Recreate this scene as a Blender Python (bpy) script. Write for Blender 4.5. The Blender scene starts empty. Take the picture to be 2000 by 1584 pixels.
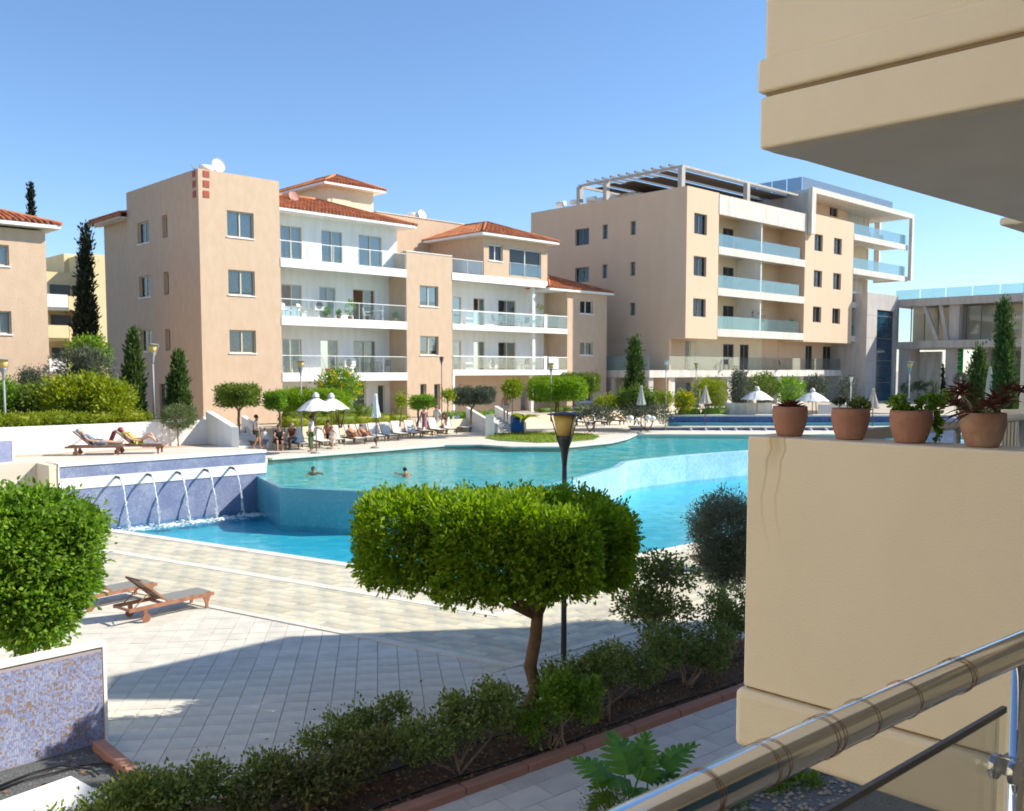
import bpy, bmesh, math, random
import numpy as np
from mathutils import Vector, Matrix
random.seed(7)
R_=math.radians
# ---------------------------------------------------------------- camera, sky, sun, exposure
SC=bpy.context.scene
COL=SC.collection
F=1800.0; CX=1000.0; CY=848.0; PITCH=R_(4.0); EYE=5.2
cp,sp=math.cos(PITCH),math.sin(PITCH)
cam=bpy.data.cameras.new('camera'); camo=bpy.data.objects.new('camera',cam); COL.objects.link(camo)
cam.sensor_width=36; cam.lens=36*F/2000; cam.shift_y=(CY-792)/2000.0; cam.clip_start=.05; cam.clip_end=3000
camo.location=(0,0,EYE); camo.rotation_euler=(R_(90)-PITCH,0,0)
cam.dof.use_dof=True; cam.dof.focus_distance=2.2; cam.dof.aperture_fstop=11
SC.camera=camo
SUN_EL=R_(38); SUN_DIR=Vector((.991*math.cos(SUN_EL),.131*math.cos(SUN_EL),math.sin(SUN_EL)))
world=bpy.data.worlds.new('World'); SC.world=world; world.use_nodes=True
wn=world.node_tree; bg=wn.nodes['Background']
sky=wn.nodes.new('ShaderNodeTexSky'); sky.sky_type='NISHITA'; sky.sun_disc=False
sky.sun_elevation=SUN_EL; sky.sun_rotation=math.atan2(SUN_DIR.x,SUN_DIR.y); sky.altitude=0; sky.air_density=1.0; sky.dust_density=0.2; sky.ozone_density=6.0
wn.links.new(sky.outputs[0],bg.inputs[0]); bg.inputs[1].default_value=.10
sun=bpy.data.lights.new('sun','SUN'); sun.energy=3.75; sun.angle=R_(.5); sun.color=(1,.93,.80)
suno=bpy.data.objects.new('sun',sun); COL.objects.link(suno); suno.location=(30,10,40)
suno.rotation_euler=SUN_DIR.to_track_quat('Z','Y').to_euler()
SC.view_settings.view_transform='Standard'; SC.view_settings.look='None'; SC.view_settings.gamma=1
SC.view_settings.use_curve_mapping=False; SC.view_settings.exposure=1.0
SC.cycles.max_bounces=8; SC.cycles.transparent_max_bounces=16; SC.cycles.caustics_reflective=False; SC.cycles.caustics_refractive=False

# ---------------------------------------------------------------- pixel measurements -> world points
def ray(px,py):
    u=(px-CX)/F; v=-(py-CY)/F
    return Vector((u,cp+v*sp,-sp+v*cp))
def gp(px,py,z=0.0):
    r=ray(px,py); t=(z-EYE)/r.z; return Vector((r.x*t,r.y*t,z))
def dp(px,py,d):
    r=ray(px,py); t=d/r.y; return Vector((r.x*t,d,EYE+r.z*t))
def proj(p):
    x,y,z=p[0],p[1],p[2]-EYE; dd=y*cp-z*sp; vv=(y*sp+z*cp)/dd; return (CX+F*x/dd, CY-F*vv)
class Fr:                                   # a building's own axes: x along the lit front, y into the building
    def __init__(s,ox,oy,z0,ang): s.o=Vector((ox,oy)); s.z0=z0; s.a=ang; s.ex=Vector((math.cos(ang),math.sin(ang))); s.ey=Vector((-math.sin(ang),math.cos(ang)))
    def w(s,x,y,z=0): p=s.o+s.ex*x+s.ey*y; return Vector((p.x,p.y,z+s.z0))
    def front(s,px,py,y=0):                 # plane local y = const
        r=ray(px,py); d=Vector((r.x,r.y)); t=(y+s.o.dot(s.ey))/d.dot(s.ey); p=d*t
        return (p-s.o).dot(s.ex), EYE+r.z*t-s.z0
    def left(s,px,py,x=0):                  # plane local x = const
        r=ray(px,py); d=Vector((r.x,r.y)); t=(x+s.o.dot(s.ex))/d.dot(s.ex); p=d*t
        return (p-s.o).dot(s.ey), EYE+r.z*t-s.z0

# ---------------------------------------------------------------- mesh builder and objects
class MB:
    def __init__(s): s.v=[]; s.f=[]; s.sm=[]
    def add(s,vs,fs,smooth=False):
        n=len(s.v); s.v+= [tuple(v) for v in vs]; s.f+=[tuple(i+n for i in f) for f in fs]; s.sm+=[smooth]*len(fs); return s
    def box(s,x0,x1,y0,y1,z0,z1):
        if x0>x1:x0,x1=x1,x0
        if y0>y1:y0,y1=y1,y0
        if z0>z1:z0,z1=z1,z0
        return s.add([(x0,y0,z0),(x1,y0,z0),(x1,y1,z0),(x0,y1,z0),(x0,y0,z1),(x1,y0,z1),(x1,y1,z1),(x0,y1,z1)],
          [(0,3,2,1),(4,5,6,7),(0,1,5,4),(1,2,6,5),(2,3,7,6),(3,0,4,7)])
    def bar(s,a,b,w,h,up=(0,0,1)):           # square bar from a to b
        a=Vector(a);b=Vector(b);d=(b-a).normalized();up=Vector(up)
        if abs(d.dot(up))>.98: up=Vector((1,0,0))
        x=d.cross(up).normalized(); y=x.cross(d)
        c=[]
        for p in (a,b):
            for i,j in ((-1,-1),(1,-1),(1,1),(-1,1)): c.append(p+x*i*w/2+y*j*h/2)
        return s.add(c,[(0,3,2,1),(4,5,6,7),(0,1,5,4),(1,2,6,5),(2,3,7,6),(3,0,4,7)])
    def prism(s,poly,z0,z1):
        A=sum(poly[i][0]*poly[(i+1)%len(poly)][1]-poly[(i+1)%len(poly)][0]*poly[i][1] for i in range(len(poly)))
        if A<0: poly=poly[::-1]
        n=len(poly); v=[(p[0],p[1],z0) for p in poly]+[(p[0],p[1],z1) for p in poly]
        return s.add(v,[tuple(range(n-1,-1,-1)),tuple(range(n,2*n))]+[(i,(i+1)%n,n+(i+1)%n,n+i) for i in range(n)])
    def tube(s,pts,rad,seg=8,cap=True):
        pts=[Vector(p) for p in pts]; n=len(pts)
        if not hasattr(rad,'__len__'): rad=[rad]*n
        vs=[];prev=None
        for i,p in enumerate(pts):
            d=(pts[min(i+1,n-1)]-pts[max(i-1,0)])
            d=d.normalized() if d.length>1e-9 else Vector((0,0,1))
            if prev is None:
                up=Vector((0,0,1)) if abs(d.z)<.9 else Vector((1,0,0)); x=d.cross(up).normalized()
            else:
                x=(prev-d*prev.dot(d)); x=x.normalized() if x.length>1e-6 else d.orthogonal().normalized()
            prev=x; y=d.cross(x)
            for k in range(seg):
                a=2*math.pi*k/seg; vs.append(p+(x*math.cos(a)+y*math.sin(a))*rad[i])
        fs=[(i*seg+k,i*seg+(k+1)%seg,(i+1)*seg+(k+1)%seg,(i+1)*seg+k) for i in range(n-1) for k in range(seg)]
        s.add(vs,fs,True)
        if cap:
            b=len(s.v)-len(vs); s.f+=[tuple(b+k for k in range(seg-1,-1,-1)),tuple(b+(n-1)*seg+k for k in range(seg))]; s.sm+=[False,False]
        return s
    def lathe(s,prof,cx=0,cy=0,seg=20,smooth=True):
        vs=[];n=len(prof)
        for r,z in prof:
            for k in range(seg):
                a=2*math.pi*k/seg; vs.append((cx+r*math.cos(a),cy+r*math.sin(a),z))
        fs=[(i*seg+k,i*seg+(k+1)%seg,(i+1)*seg+(k+1)%seg,(i+1)*seg+k) for i in range(n-1) for k in range(seg)]
        return s.add(vs,fs,smooth)
    def disc(s,c,r,nrm=(0,0,1),th=.01,seg=14):
        c=Vector(c);nrm=Vector(nrm).normalized(); return s.tube([c-nrm*th/2,c+nrm*th/2],r,seg)
    def ball(s,c,rx,ry=None,rz=None,seg=10,rings=6):
        ry=ry or rx; rz=rz or rx; vs=[];
        for i in range(rings+1):
            t=math.pi*i/rings
            for k in range(seg):
                a=2*math.pi*k/seg; vs.append((c[0]+rx*math.sin(t)*math.cos(a),c[1]+ry*math.sin(t)*math.sin(a),c[2]-rz*math.cos(t)))
        return s.add(vs,[(i*seg+k,i*seg+(k+1)%seg,(i+1)*seg+(k+1)%seg,(i+1)*seg+k) for i in range(rings) for k in range(seg)],True)
    def xf(s,M): s.v=[tuple(M@Vector(v)) for v in s.v]; return s
    def join(s,o): n=len(s.v); s.v+=o.v; s.f+=[tuple(i+n for i in f) for f in o.f]; s.sm+=o.sm; return s
    def mesh(s,name):
        me=bpy.data.meshes.new(name); me.from_pydata(s.v,[],s.f); me.polygons.foreach_set('use_smooth',s.sm); me.update(); return me
    def build(s,name,mat,parent=None,bevel=0):
        o=bpy.data.objects.new(name,s.mesh(name)); COL.objects.link(o); o.parent=parent
        if mat: o.data.materials.append(mat)
        if bevel:
            b=o.modifiers.new('bevel','BEVEL'); b.width=bevel; b.segments=3; b.limit_method='ANGLE'
        return o
def tag(o,label=None,cat=None,group=None,kind=None):
    if label:o['label']=label
    if cat:o['category']=cat
    if group:o['group']=group
    if kind:o['kind']=kind
    return o
def empty(name,loc,rz=0,label=None,cat=None,group=None):
    o=bpy.data.objects.new(name,None); COL.objects.link(o); o.location=loc; o.rotation_euler=(0,0,rz); o.empty_display_size=.3
    return tag(o,label,cat,group)
def copy_tree(o,parent=None):
    c=o.copy(); COL.objects.link(c); c.parent=parent
    for ch in list(o.children): copy_tree(ch,c)
    return c
def struct(o): o['kind']='structure'; return o

# ---------------------------------------------------------------- materials
MATS={}
def mat(name,col,rough=.8,col2=None,nscale=3,bump=0,bscale=40,metal=0,spec=.5,trans=0,aniso=None,island=0,detail=6,noise_lo=.35,noise_hi=.65):
    if name in MATS: return MATS[name]
    m=bpy.data.materials.new(name); m.use_nodes=True; nt=m.node_tree; N=nt.nodes; L=nt.links; b=N['Principled BSDF']
    b.inputs['Roughness'].default_value=rough; b.inputs['Metallic'].default_value=metal; b.inputs['Specular IOR Level'].default_value=spec
    b.inputs['Base Color'].default_value=(*col,1)
    tc=N.new('ShaderNodeTexCoord'); out=None
    if col2:
        n=N.new('ShaderNodeTexNoise'); n.inputs['Scale'].default_value=nscale; n.inputs['Detail'].default_value=detail; (L.new(tc.outputs['Object'],n.inputs[0]) if not aniso else [mp:=N.new('ShaderNodeMapping'),setattr(mp.inputs['Scale'],'default_value',aniso),L.new(tc.outputs['Object'],mp.inputs[0]),L.new(mp.outputs[0],n.inputs[0])])
        mr=N.new('ShaderNodeMapRange'); mr.inputs[1].default_value=noise_lo; mr.inputs[2].default_value=noise_hi; L.new(n.outputs[0],mr.inputs[0])
        mx=N.new('ShaderNodeMix'); mx.data_type='RGBA'; mx.inputs[6].default_value=(*col,1); mx.inputs[7].default_value=(*col2,1); L.new(mr.outputs[0],mx.inputs[0])
        out=mx.outputs[2]
    if island:
        g=N.new('ShaderNodeNewGeometry'); oi=N.new('ShaderNodeObjectInfo')
        ad=N.new('ShaderNodeMath'); ad.operation='ADD'; L.new(g.outputs['Random Per Island'],ad.inputs[0]); L.new(oi.outputs['Random'],ad.inputs[1])
        fr=N.new('ShaderNodeMath'); fr.operation='FRACT'; L.new(ad.outputs[0],fr.inputs[0])
        mr=N.new('ShaderNodeMapRange'); mr.inputs[3].default_value=1-island; mr.inputs[4].default_value=1+island; L.new(fr.outputs[0],mr.inputs[0])
        hs=N.new('ShaderNodeHueSaturation'); L.new(mr.outputs[0],hs.inputs['Value'])
        if out: L.new(out,hs.inputs['Color'])
        else: hs.inputs['Color'].default_value=(*col,1)
        out=hs.outputs[0]
    if out: L.new(out,b.inputs['Base Color'])
    if bump:
        n=N.new('ShaderNodeTexNoise'); n.inputs['Scale'].default_value=bscale; n.inputs['Detail'].default_value=4; L.new(tc.outputs['Object'],n.inputs[0])
        bp=N.new('ShaderNodeBump'); bp.inputs['Strength'].default_value=bump; bp.inputs['Distance'].default_value=.02; L.new(n.outputs[0],bp.inputs['Height']); L.new(bp.outputs[0],b.inputs['Normal'])
    if trans: b.inputs['Transmission Weight'].default_value=trans
    MATS[name]=m; return m
def leafmat(name,col,col2,tr=.35,flower=None):
    m=bpy.data.materials.new(name); m.use_nodes=True; nt=m.node_tree; N=nt.nodes; L=nt.links; b=N['Principled BSDF']
    g=N.new('ShaderNodeNewGeometry'); mx=N.new('ShaderNodeMix'); mx.data_type='RGBA'; mx.inputs[6].default_value=(*col,1); mx.inputs[7].default_value=(*col2,1)
    L.new(g.outputs['Random Per Island'],mx.inputs[0]); L.new(mx.outputs[2],b.inputs['Base Color']); b.inputs['Roughness'].default_value=.55; b.inputs['Specular IOR Level'].default_value=.25
    t=N.new('ShaderNodeBsdfTranslucent'); hs=N.new('ShaderNodeHueSaturation'); hs.inputs['Value'].default_value=1.5; hs.inputs['Saturation'].default_value=1.1; L.new(mx.outputs[2],hs.inputs['Color']); L.new(hs.outputs[0],t.inputs[0])
    ms=N.new('ShaderNodeMixShader'); ms.inputs[0].default_value=tr; L.new(b.outputs[0],ms.inputs[1]); L.new(t.outputs[0],ms.inputs[2]); L.new(ms.outputs[0],N['Material Output'].inputs[0])
    return m
def glassmat(name,tint,alpha,rough=.02,gl=1.0):
    m=bpy.data.materials.new(name); m.use_nodes=True; nt=m.node_tree; N=nt.nodes; L=nt.links; N.remove(N['Principled BSDF'])
    tr=N.new('ShaderNodeBsdfTransparent'); tr.inputs[0].default_value=(*tint,1)
    df=N.new('ShaderNodeBsdfDiffuse'); df.inputs[0].default_value=(tint[0]*.55,tint[1]*.65,tint[2]*.65,1)
    m1=N.new('ShaderNodeMixShader'); m1.inputs[0].default_value=alpha; L.new(tr.outputs[0],m1.inputs[1]); L.new(df.outputs[0],m1.inputs[2])
    g=N.new('ShaderNodeBsdfGlossy'); g.inputs[1].default_value=rough; fz=N.new('ShaderNodeFresnel'); fz.inputs[0].default_value=1.5
    mu=N.new('ShaderNodeMath'); mu.operation='MULTIPLY'; mu.inputs[1].default_value=gl; L.new(fz.outputs[0],mu.inputs[0])
    m2=N.new('ShaderNodeMixShader'); L.new(mu.outputs[0],m2.inputs[0]); L.new(m1.outputs[0],m2.inputs[1]); L.new(g.outputs[0],m2.inputs[2]); L.new(m2.outputs[0],N['Material Output'].inputs[0])
    return m
def watermat(name,tint,sc,strength,gl=.55):
    m=bpy.data.materials.new(name); m.use_nodes=True; nt=m.node_tree; N=nt.nodes; L=nt.links; N.remove(N['Principled BSDF'])
    tc=N.new('ShaderNodeTexCoord'); mp=N.new('ShaderNodeMapping'); L.new(tc.outputs['Object'],mp.inputs[0]); mp.inputs['Scale'].default_value=(1,1.0,1)
    n=N.new('ShaderNodeTexNoise'); n.inputs['Scale'].default_value=sc; n.inputs['Detail'].default_value=3; n.inputs['Distortion'].default_value=.6; L.new(mp.outputs[0],n.inputs[0])
    bp=N.new('ShaderNodeBump'); bp.inputs['Strength'].default_value=strength; bp.inputs['Distance'].default_value=.08; L.new(n.outputs[0],bp.inputs['Height'])
    tr=N.new('ShaderNodeBsdfTransparent'); tr.inputs[0].default_value=(*tint,1)
    g=N.new('ShaderNodeBsdfGlossy'); g.inputs[1].default_value=.03; L.new(bp.outputs[0],g.inputs['Normal'])
    fz=N.new('ShaderNodeFresnel'); fz.inputs[0].default_value=1.33; L.new(bp.outputs[0],fz.inputs['Normal'])
    mu=N.new('ShaderNodeMath'); mu.operation='MULTIPLY'; mu.inputs[1].default_value=gl; L.new(fz.outputs[0],mu.inputs[0])
    ms=N.new('ShaderNodeMixShader'); L.new(mu.outputs[0],ms.inputs[0]); L.new(tr.outputs[0],ms.inputs[1]); L.new(g.outputs[0],ms.inputs[2]); L.new(ms.outputs[0],N['Material Output'].inputs[0])
    return m
def mosaicmat(name,c1,c2,c3,cell,grout,nsc=.8,rough=.25,nw=1.6,ww=.55,p2=.5):
    m=bpy.data.materials.new(name); m.use_nodes=True; nt=m.node_tree; N=nt.nodes; L=nt.links; b=N['Principled BSDF']; b.inputs['Roughness'].default_value=rough
    tc=N.new('ShaderNodeTexCoord')
    dv=N.new('ShaderNodeVectorMath'); dv.operation='SCALE'; dv.inputs['Scale'].default_value=1/cell; L.new(tc.outputs['Object'],dv.inputs[0])
    fl=N.new('ShaderNodeVectorMath'); fl.operation='FLOOR'; L.new(dv.outputs[0],fl.inputs[0])
    w=N.new('ShaderNodeTexWhiteNoise'); w.noise_dimensions='3D'; L.new(fl.outputs[0],w.inputs[0])
    n=N.new('ShaderNodeTexNoise'); n.inputs['Scale'].default_value=nsc; n.inputs['Detail'].default_value=3; L.new(tc.outputs['Object'],n.inputs[0])
    ad=N.new('ShaderNodeMath'); ad.operation='MULTIPLY_ADD'; ad.inputs[1].default_value=ww; L.new(w.outputs[0],ad.inputs[0]); 
    n2=N.new('ShaderNodeMath'); n2.operation='MULTIPLY_ADD'; n2.inputs[1].default_value=nw; n2.inputs[2].default_value=-(nw-1)/1.0 if nw>1 else -nw*.5; L.new(n.outputs[0],n2.inputs[0]); L.new(n2.outputs[0],ad.inputs[2])
    cr=N.new('ShaderNodeValToRGB'); cr.color_ramp.elements[0].color=(*c1,1); cr.color_ramp.elements[0].position=.1; cr.color_ramp.elements[1].color=(*c3,1); cr.color_ramp.elements[1].position=.9
    e=cr.color_ramp.elements.new(p2); e.color=(*c2,1); L.new(ad.outputs[0],cr.inputs[0]); L.new(cr.outputs[0],b.inputs['Base Color'])
    MATS[name]=m; return m
M_stucco=mat('stucco_pink',(.575,.415,.285),.9,(.62,.455,.322),2.6,.8,20,aniso=(1,1,.5))
M_stuccoB=mat('stucco_peach',(.66,.475,.33),.9,(.69,.50,.35),1.0,.15,60,aniso=(1,1,.3))
M_cream=mat('stucco_cream',(.74,.62,.44),.9,(.78,.67,.50),.8,.25,30)
M_yell=mat('stucco_yellow',(.70,.56,.30),.9,(.74,.60,.36),.6,.15,20)
M_white=mat('white_paint',(.87,.86,.83),.75,(.80,.785,.75),2.5,.1,30,aniso=(1,1,.2))
M_conc=mat('concrete',(.52,.49,.45),.85,(.42,.39,.36),2.0,.35,14,aniso=(1,1,.25))
M_concW=mat('pale_concrete',(.70,.67,.61),.85,(.54,.51,.45),2.5,.25,14,aniso=(1,1,.2))
M_dark=mat('dark_interior',(.03,.03,.035),.9)
M_frame=mat('beige_frame',(.66,.60,.45),.5)
M_framew=mat('white_frame',(.78,.78,.75),.4)
M_frameg=mat('grey_frame',(.16,.17,.18),.45)
M_curt=mat('pale_curtain',(.86,.88,.88),.9,(.74,.77,.78),6)
M_curt2=mat('cream_curtain',(.74,.71,.63),.9,(.60,.56,.50),6)
M_glass=glassmat('window_glass',(.93,.96,.97),.02,.03,1.3)
M_gdark=glassmat('dark_glass',(.25,.30,.32),.5,.04,1.5)
M_bal=glassmat('balustrade_glass',(.93,.96,.96),.01,.03,.35)
M_teal=glassmat('teal_glass',(.80,.93,.94),.16,.05,.7)
M_blueg=mat('blue_glass',(.005,.035,.075),.12,(.01,.07,.12),.6)
M_roof=mat('roof_tile',(.40,.12,.045),.85,(.50,.19,.075),1.5,.2,30,island=.25)
M_redt=mat('red_tile',(.36,.06,.025),.6)
M_steel=mat('steel',(.74,.74,.75),.10,metal=1)
M_steelb=mat('brushed_steel',(.55,.54,.52),.38,metal=1)
M_pole=mat('grey_pole',(.30,.31,.32),.5,spec=.4)
M_poled=mat('dark_metal',(.055,.055,.06),.45)
M_lamp=mat('amber_shade',(.75,.50,.13),.5)
M_teak=mat('teak',(.24,.10,.055),.55,(.34,.16,.09),5,.15,30)
M_sling=mat('grey_sling',(.20,.20,.185),.8,(.25,.25,.23),20)
M_slingw=mat('pale_sling',(.76,.75,.72),.85,(.66,.65,.62),4)
M_wood=mat('dark_wood',(.10,.065,.04),.6)
M_umb=mat('white_canvas',(.80,.79,.75),.9,(.72,.70,.66),2)
M_umbb=mat('beige_canvas',(.62,.53,.44),.9,(.54,.46,.38),2)
M_tile=mat('plaza_tile',(.68,.64,.55),.7,(.56,.53,.46),2.6,.15,25,island=.06)
M_slate=mat('slate_paver',(.64,.56,.40),.75,(.42,.42,.35),2.4,.25,12,island=.13)
M_path=mat('path_paver',(.66,.63,.58),.7,(.54,.53,.50),2.0,.15,20,island=.08)
M_cop=mat('pool_coping',(.70,.66,.57),.7,(.62,.58,.5),2,.1,20)
M_grout=mat('grout',(.36,.34,.30),.95,(.28,.26,.23),6)
M_deck=mat('far_deck',(.66,.60,.50),.85,(.58,.53,.45),.8,.1,10)
M_deckp=mat('terracotta_deck',(.52,.34,.22),.85,(.60,.42,.29),.9,.1,10)
M_kerb=mat('red_kerb',(.36,.18,.13),.8,(.40,.20,.145),3,.25,25)
M_soil=mat('soil',(.075,.042,.025),.95,(.13,.075,.045),9,.9,30)
M_gravel=mat('gravel_stones',(.20,.21,.21),.9,(.10,.11,.115),40,.8,90,island=.5)
M_bark=mat('bark',(.13,.075,.045),.9,(.21,.135,.085),8,.8,30)
M_stem=mat('pale_stem',(.34,.27,.21),.9,(.24,.18,.14),12,.4,40)
M_terra=mat('terracotta_pot',(.36,.17,.115),.85,(.42,.22,.15),7,.25,50)
M_terra2=mat('weathered_pot',(.34,.175,.115),.9,(.46,.32,.22),9,.3,50)
M_hose=mat('black_hose',(.012,.012,.013),.5)
M_land=mat('garden_soil',(.16,.13,.08),.95,(.12,.13,.06),.3,.4,5)
M_grass=mat('lawn',(.16,.24,.03),.9,(.10,.18,.02),2,.5,40)
M_water=watermat('water_lower',(.86,.97,.99),1.3,.7,.17)
M_wateru=watermat('water_upper',(.92,.985,.985),.9,.9,.26)
M_poolb=mosaicmat('pool_blue',(.05,.50,.66),(.08,.58,.70),(.18,.64,.68),.35,None,.25)
M_poolu=mosaicmat('pool_turquoise',(.04,.60,.70),(.08,.68,.74),(.28,.68,.54),.35,None,.16)  # greener patches paint the building's reflection into the floor colour
M_tealw=mosaicmat('teal_mosaic',(.07,.30,.38),(.08,.33,.41),(.11,.38,.45),.08,None,.8)
M_paleb=mosaicmat('pale_blue_mosaic',(.28,.52,.66),(.36,.60,.72),(.45,.66,.76),.1,None,.8)
M_violet=mosaicmat('violet_mosaic',(.175,.20,.34),(.215,.245,.38),(.32,.35,.46),.04,None,1.2)
M_navy=mosaicmat('navy_mosaic',(.035,.07,.22),(.05,.10,.27),(.08,.13,.30),.10,None,1.0)
M_fountw=mat('water_stream',(.85,.90,.92),.25,trans=.25)
M_skin=mat('skin_tan',(.50,.26,.16),.6); M_skin2=mat('skin_light',(.60,.36,.25),.6)
def plain(name,c,rough=.85): return mat(name,c,rough,tuple(x*.8 for x in c),6)
L_top=leafmat('leaf_topiary',(.085,.19,.014),(.28,.39,.03),.42)
L_shr=leafmat('leaf_shrub',(.08,.15,.03),(.30,.34,.11),.35)
L_bush=leafmat('leaf_bush',(.07,.18,.018),(.25,.38,.05),.4)
L_cyp=leafmat('leaf_cypress',(.05,.09,.02),(.10,.15,.035),.2)
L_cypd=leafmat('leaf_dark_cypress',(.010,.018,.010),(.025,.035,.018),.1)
L_oli=leafmat('leaf_olive',(.07,.085,.055),(.13,.15,.10),.2)
L_yel=leafmat('leaf_lime',(.16,.24,.02),(.32,.34,.03),.35)
L_hed=leafmat('leaf_hedge',(.09,.15,.02),(.17,.23,.035),.3)
L_red=leafmat('leaf_red',(.10,.035,.025),(.17,.07,.045),.25)
L_suc=leafmat('leaf_succulent',(.14,.20,.06),(.24,.30,.10),.3)
L_phi=leafmat('leaf_philodendron',(.07,.20,.03),(.12,.28,.04),.3)
L_flo=leafmat('petal_yellow',(.75,.45,.02),(.8,.6,.05),.3)
L_pink=leafmat('petal_pink',(.55,.03,.12),(.6,.08,.2),.3)

# ---------------------------------------------------------------- foliage
RNG=np.random.default_rng(5)
def leaves_mesh(name,P,D,l,w,var=.35):
    n=len(P)
    D=D/np.linalg.norm(D,axis=1,keepdims=True)
    Rn=RNG.normal(size=(n,3)); X=np.cross(D,Rn); X/=np.linalg.norm(X,axis=1,keepdims=True)+1e-9
    Nn=np.cross(X,D)
    s=(1+var*RNG.uniform(-1,1,size=(n,1)))
    a=P-D*l*.5*s; b=P+X*w*.5*s+Nn*w*.18*s; c=P+D*l*.5*s; d=P-X*w*.5*s+Nn*w*.18*s
    V=np.stack([a,b,c,d],1).reshape(-1,3)
    me=bpy.data.meshes.new(name); me.vertices.add(4*n); me.vertices.foreach_set('co',V.ravel())
    base=(np.arange(n)*4)[:,None]
    T=np.concatenate([base+np.array([0,1,2]),base+np.array([0,2,3])],1).reshape(-1)
    me.loops.add(6*n); me.loops.foreach_set('vertex_index',T.astype(np.int32))
    me.polygons.add(2*n); me.polygons.foreach_set('loop_start',(np.arange(2*n)*3).astype(np.int32)); me.polygons.foreach_set('loop_total',np.full(2*n,3,np.int32))
    me.update(calc_edges=True); return me
def crown(name,blobs,clumps,per,l,w,material,parent,cr=.16,up=.3,shell=.72,powr=2.0,jit=.06,droop=0,core=False):
    """blobs: (cx,cy,cz,rx,ry,rz[,pow]); leaf clumps are spread through the outer shell of each blob"""
    vol=np.array([b[3]*b[4]+b[4]*b[5]+b[3]*b[5] for b in blobs]); vol=vol/vol.sum()
    Ps=[];Ds=[]
    for b,vf in zip(blobs,vol):
        k=max(6,int(clumps*vf)); pw=b[6] if len(b)>6 else powr
        u=RNG.normal(size=(k,3)); u/=np.linalg.norm(u,axis=1,keepdims=True)
        if pw>2.1:
            q=(np.abs(u)**pw).sum(1)**(1/pw); u=u/q[:,None]
        rr=shell+(1.0-shell)*RNG.uniform(0,1,size=(k,1))**.6
        rr*=1+jit*RNG.normal(size=(k,1))
        rad=np.array(b[3:6]); C=u*rr*rad+np.array(b[:3])
        off=RNG.normal(size=(k,per,3))*cr*.6
        P=(C[:,None,:]+off).reshape(-1,3)
        D=(np.repeat(u*np.array([1,1,1]),per,0)*.8+off.reshape(-1,3)/cr*.5+np.array([0,0,up]))+RNG.normal(size=(k*per,3))*.55
        Ps.append(P);Ds.append(D)
    me=leaves_mesh(name,np.concatenate(Ps),np.concatenate(Ds),l,w)
    if core:
        bm=bmesh.new(); bm.from_mesh(me); kc=.78 if core is True else core
        for b in blobs:
            mb=MB().ball((0,0,0),1,1,1,12,8); pw=b[6] if len(b)>6 else powr
            vs=[]
            for v in mb.v:
                q=(sum(abs(c)**pw for c in v))**(1/pw) or 1; vs.append(bm.verts.new((b[0]+v[0]/q*b[3]*kc,b[1]+v[1]/q*b[4]*kc,b[2]+v[2]/q*b[5]*kc)))
            for f in mb.f:
                try: bm.faces.new([vs[i] for i in f])
                except ValueError: pass
        bm.to_mesh(me); bm.free()
    o=bpy.data.objects.new(name,me); COL.objects.link(o); o.parent=parent; me.materials.append(material); return o
def wob(a,b,n,amp,r=random):
    a=Vector(a);b=Vector(b); out=[]
    for i in range(n+1):
        t=i/n; k=math.sin(math.pi*t); out.append(a.lerp(b,t)+Vector((r.uniform(-amp,amp),r.uniform(-amp,amp),r.uniform(-amp,amp)))*k)
    return out
def trunk_mb(top,blobs,r0,r1,limbs=4,fork=None):
    mb=MB(); fk=Vector(fork) if fork else Vector(top)*.6
    mb.tube(wob((0,0,-.05),fk,5,r0*.8),[r0*1.25,r0*1.02,r0,r0*.95,r0*.9,r0*.85],9)
    for i in range(limbs):
        b=blobs[i%len(blobs)]; t=Vector((b[0]+random.uniform(-.55,.55)*b[3],b[1]+random.uniform(-.55,.55)*b[4],b[2]+random.uniform(-.3,.5)*b[5]))
        n=5; pts=wob(fk-Vector((0,0,r0*.4)),t,n,.10*max(b[3],.3)); mb.tube(pts,[r0*.62-(r0*.62-r1)*j/n for j in range(n+1)],7)
        m=pts[3]
        for q in range(2):
            e=t+Vector((random.uniform(-.5,.5)*b[3],random.uniform(-.5,.5)*b[4],random.uniform(-.2,.5)*b[5])); mb.tube(wob(m,e,3,.04),[r1*1.1,r1*.9,r1*.6,r1*.3],5)
    return mb
def tree(name,label,cat,base,blobs,clumps,per,l,w,lm,r0=.08,bark=None,group=None,limbs=4,fork=None,**k):
    t=empty(name,base,0,label,cat,group)
    trunk_mb((blobs[0][0],blobs[0][1],blobs[0][2]),blobs,r0,r0*.2,limbs,fork).build('trunk',bark or M_bark,t)
    crown('crown',blobs,clumps,per,l,w,lm,t,**k); return t
def px_blob(base,px0,px1,py0,py1,d,dep=None):
    """crown size from its extent in the photograph at distance d, relative to base"""
    a=dp(px0,py0,d); b=dp(px1,py1,d); c=(a+b)/2; rx=abs(b.x-a.x)/2; rz=abs(a.z-b.z)/2
    return (c.x-base[0],d-base[1],c.z-base[2],rx,dep or rx,rz)

# ================================================================ GROUND, POOLS, PAVING
struct(MB().prism([(-600,-60),(600,-60),(600,1500),(-600,1500)],-2.6,-2.5).build('ground',M_land))
ANG=R_(44.4); RX=Vector((math.cos(ANG),math.sin(ANG),0)); LX=Vector((-math.sin(ANG),math.cos(ANG),0))
def P2(v): return (v[0],v[1])
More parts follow.
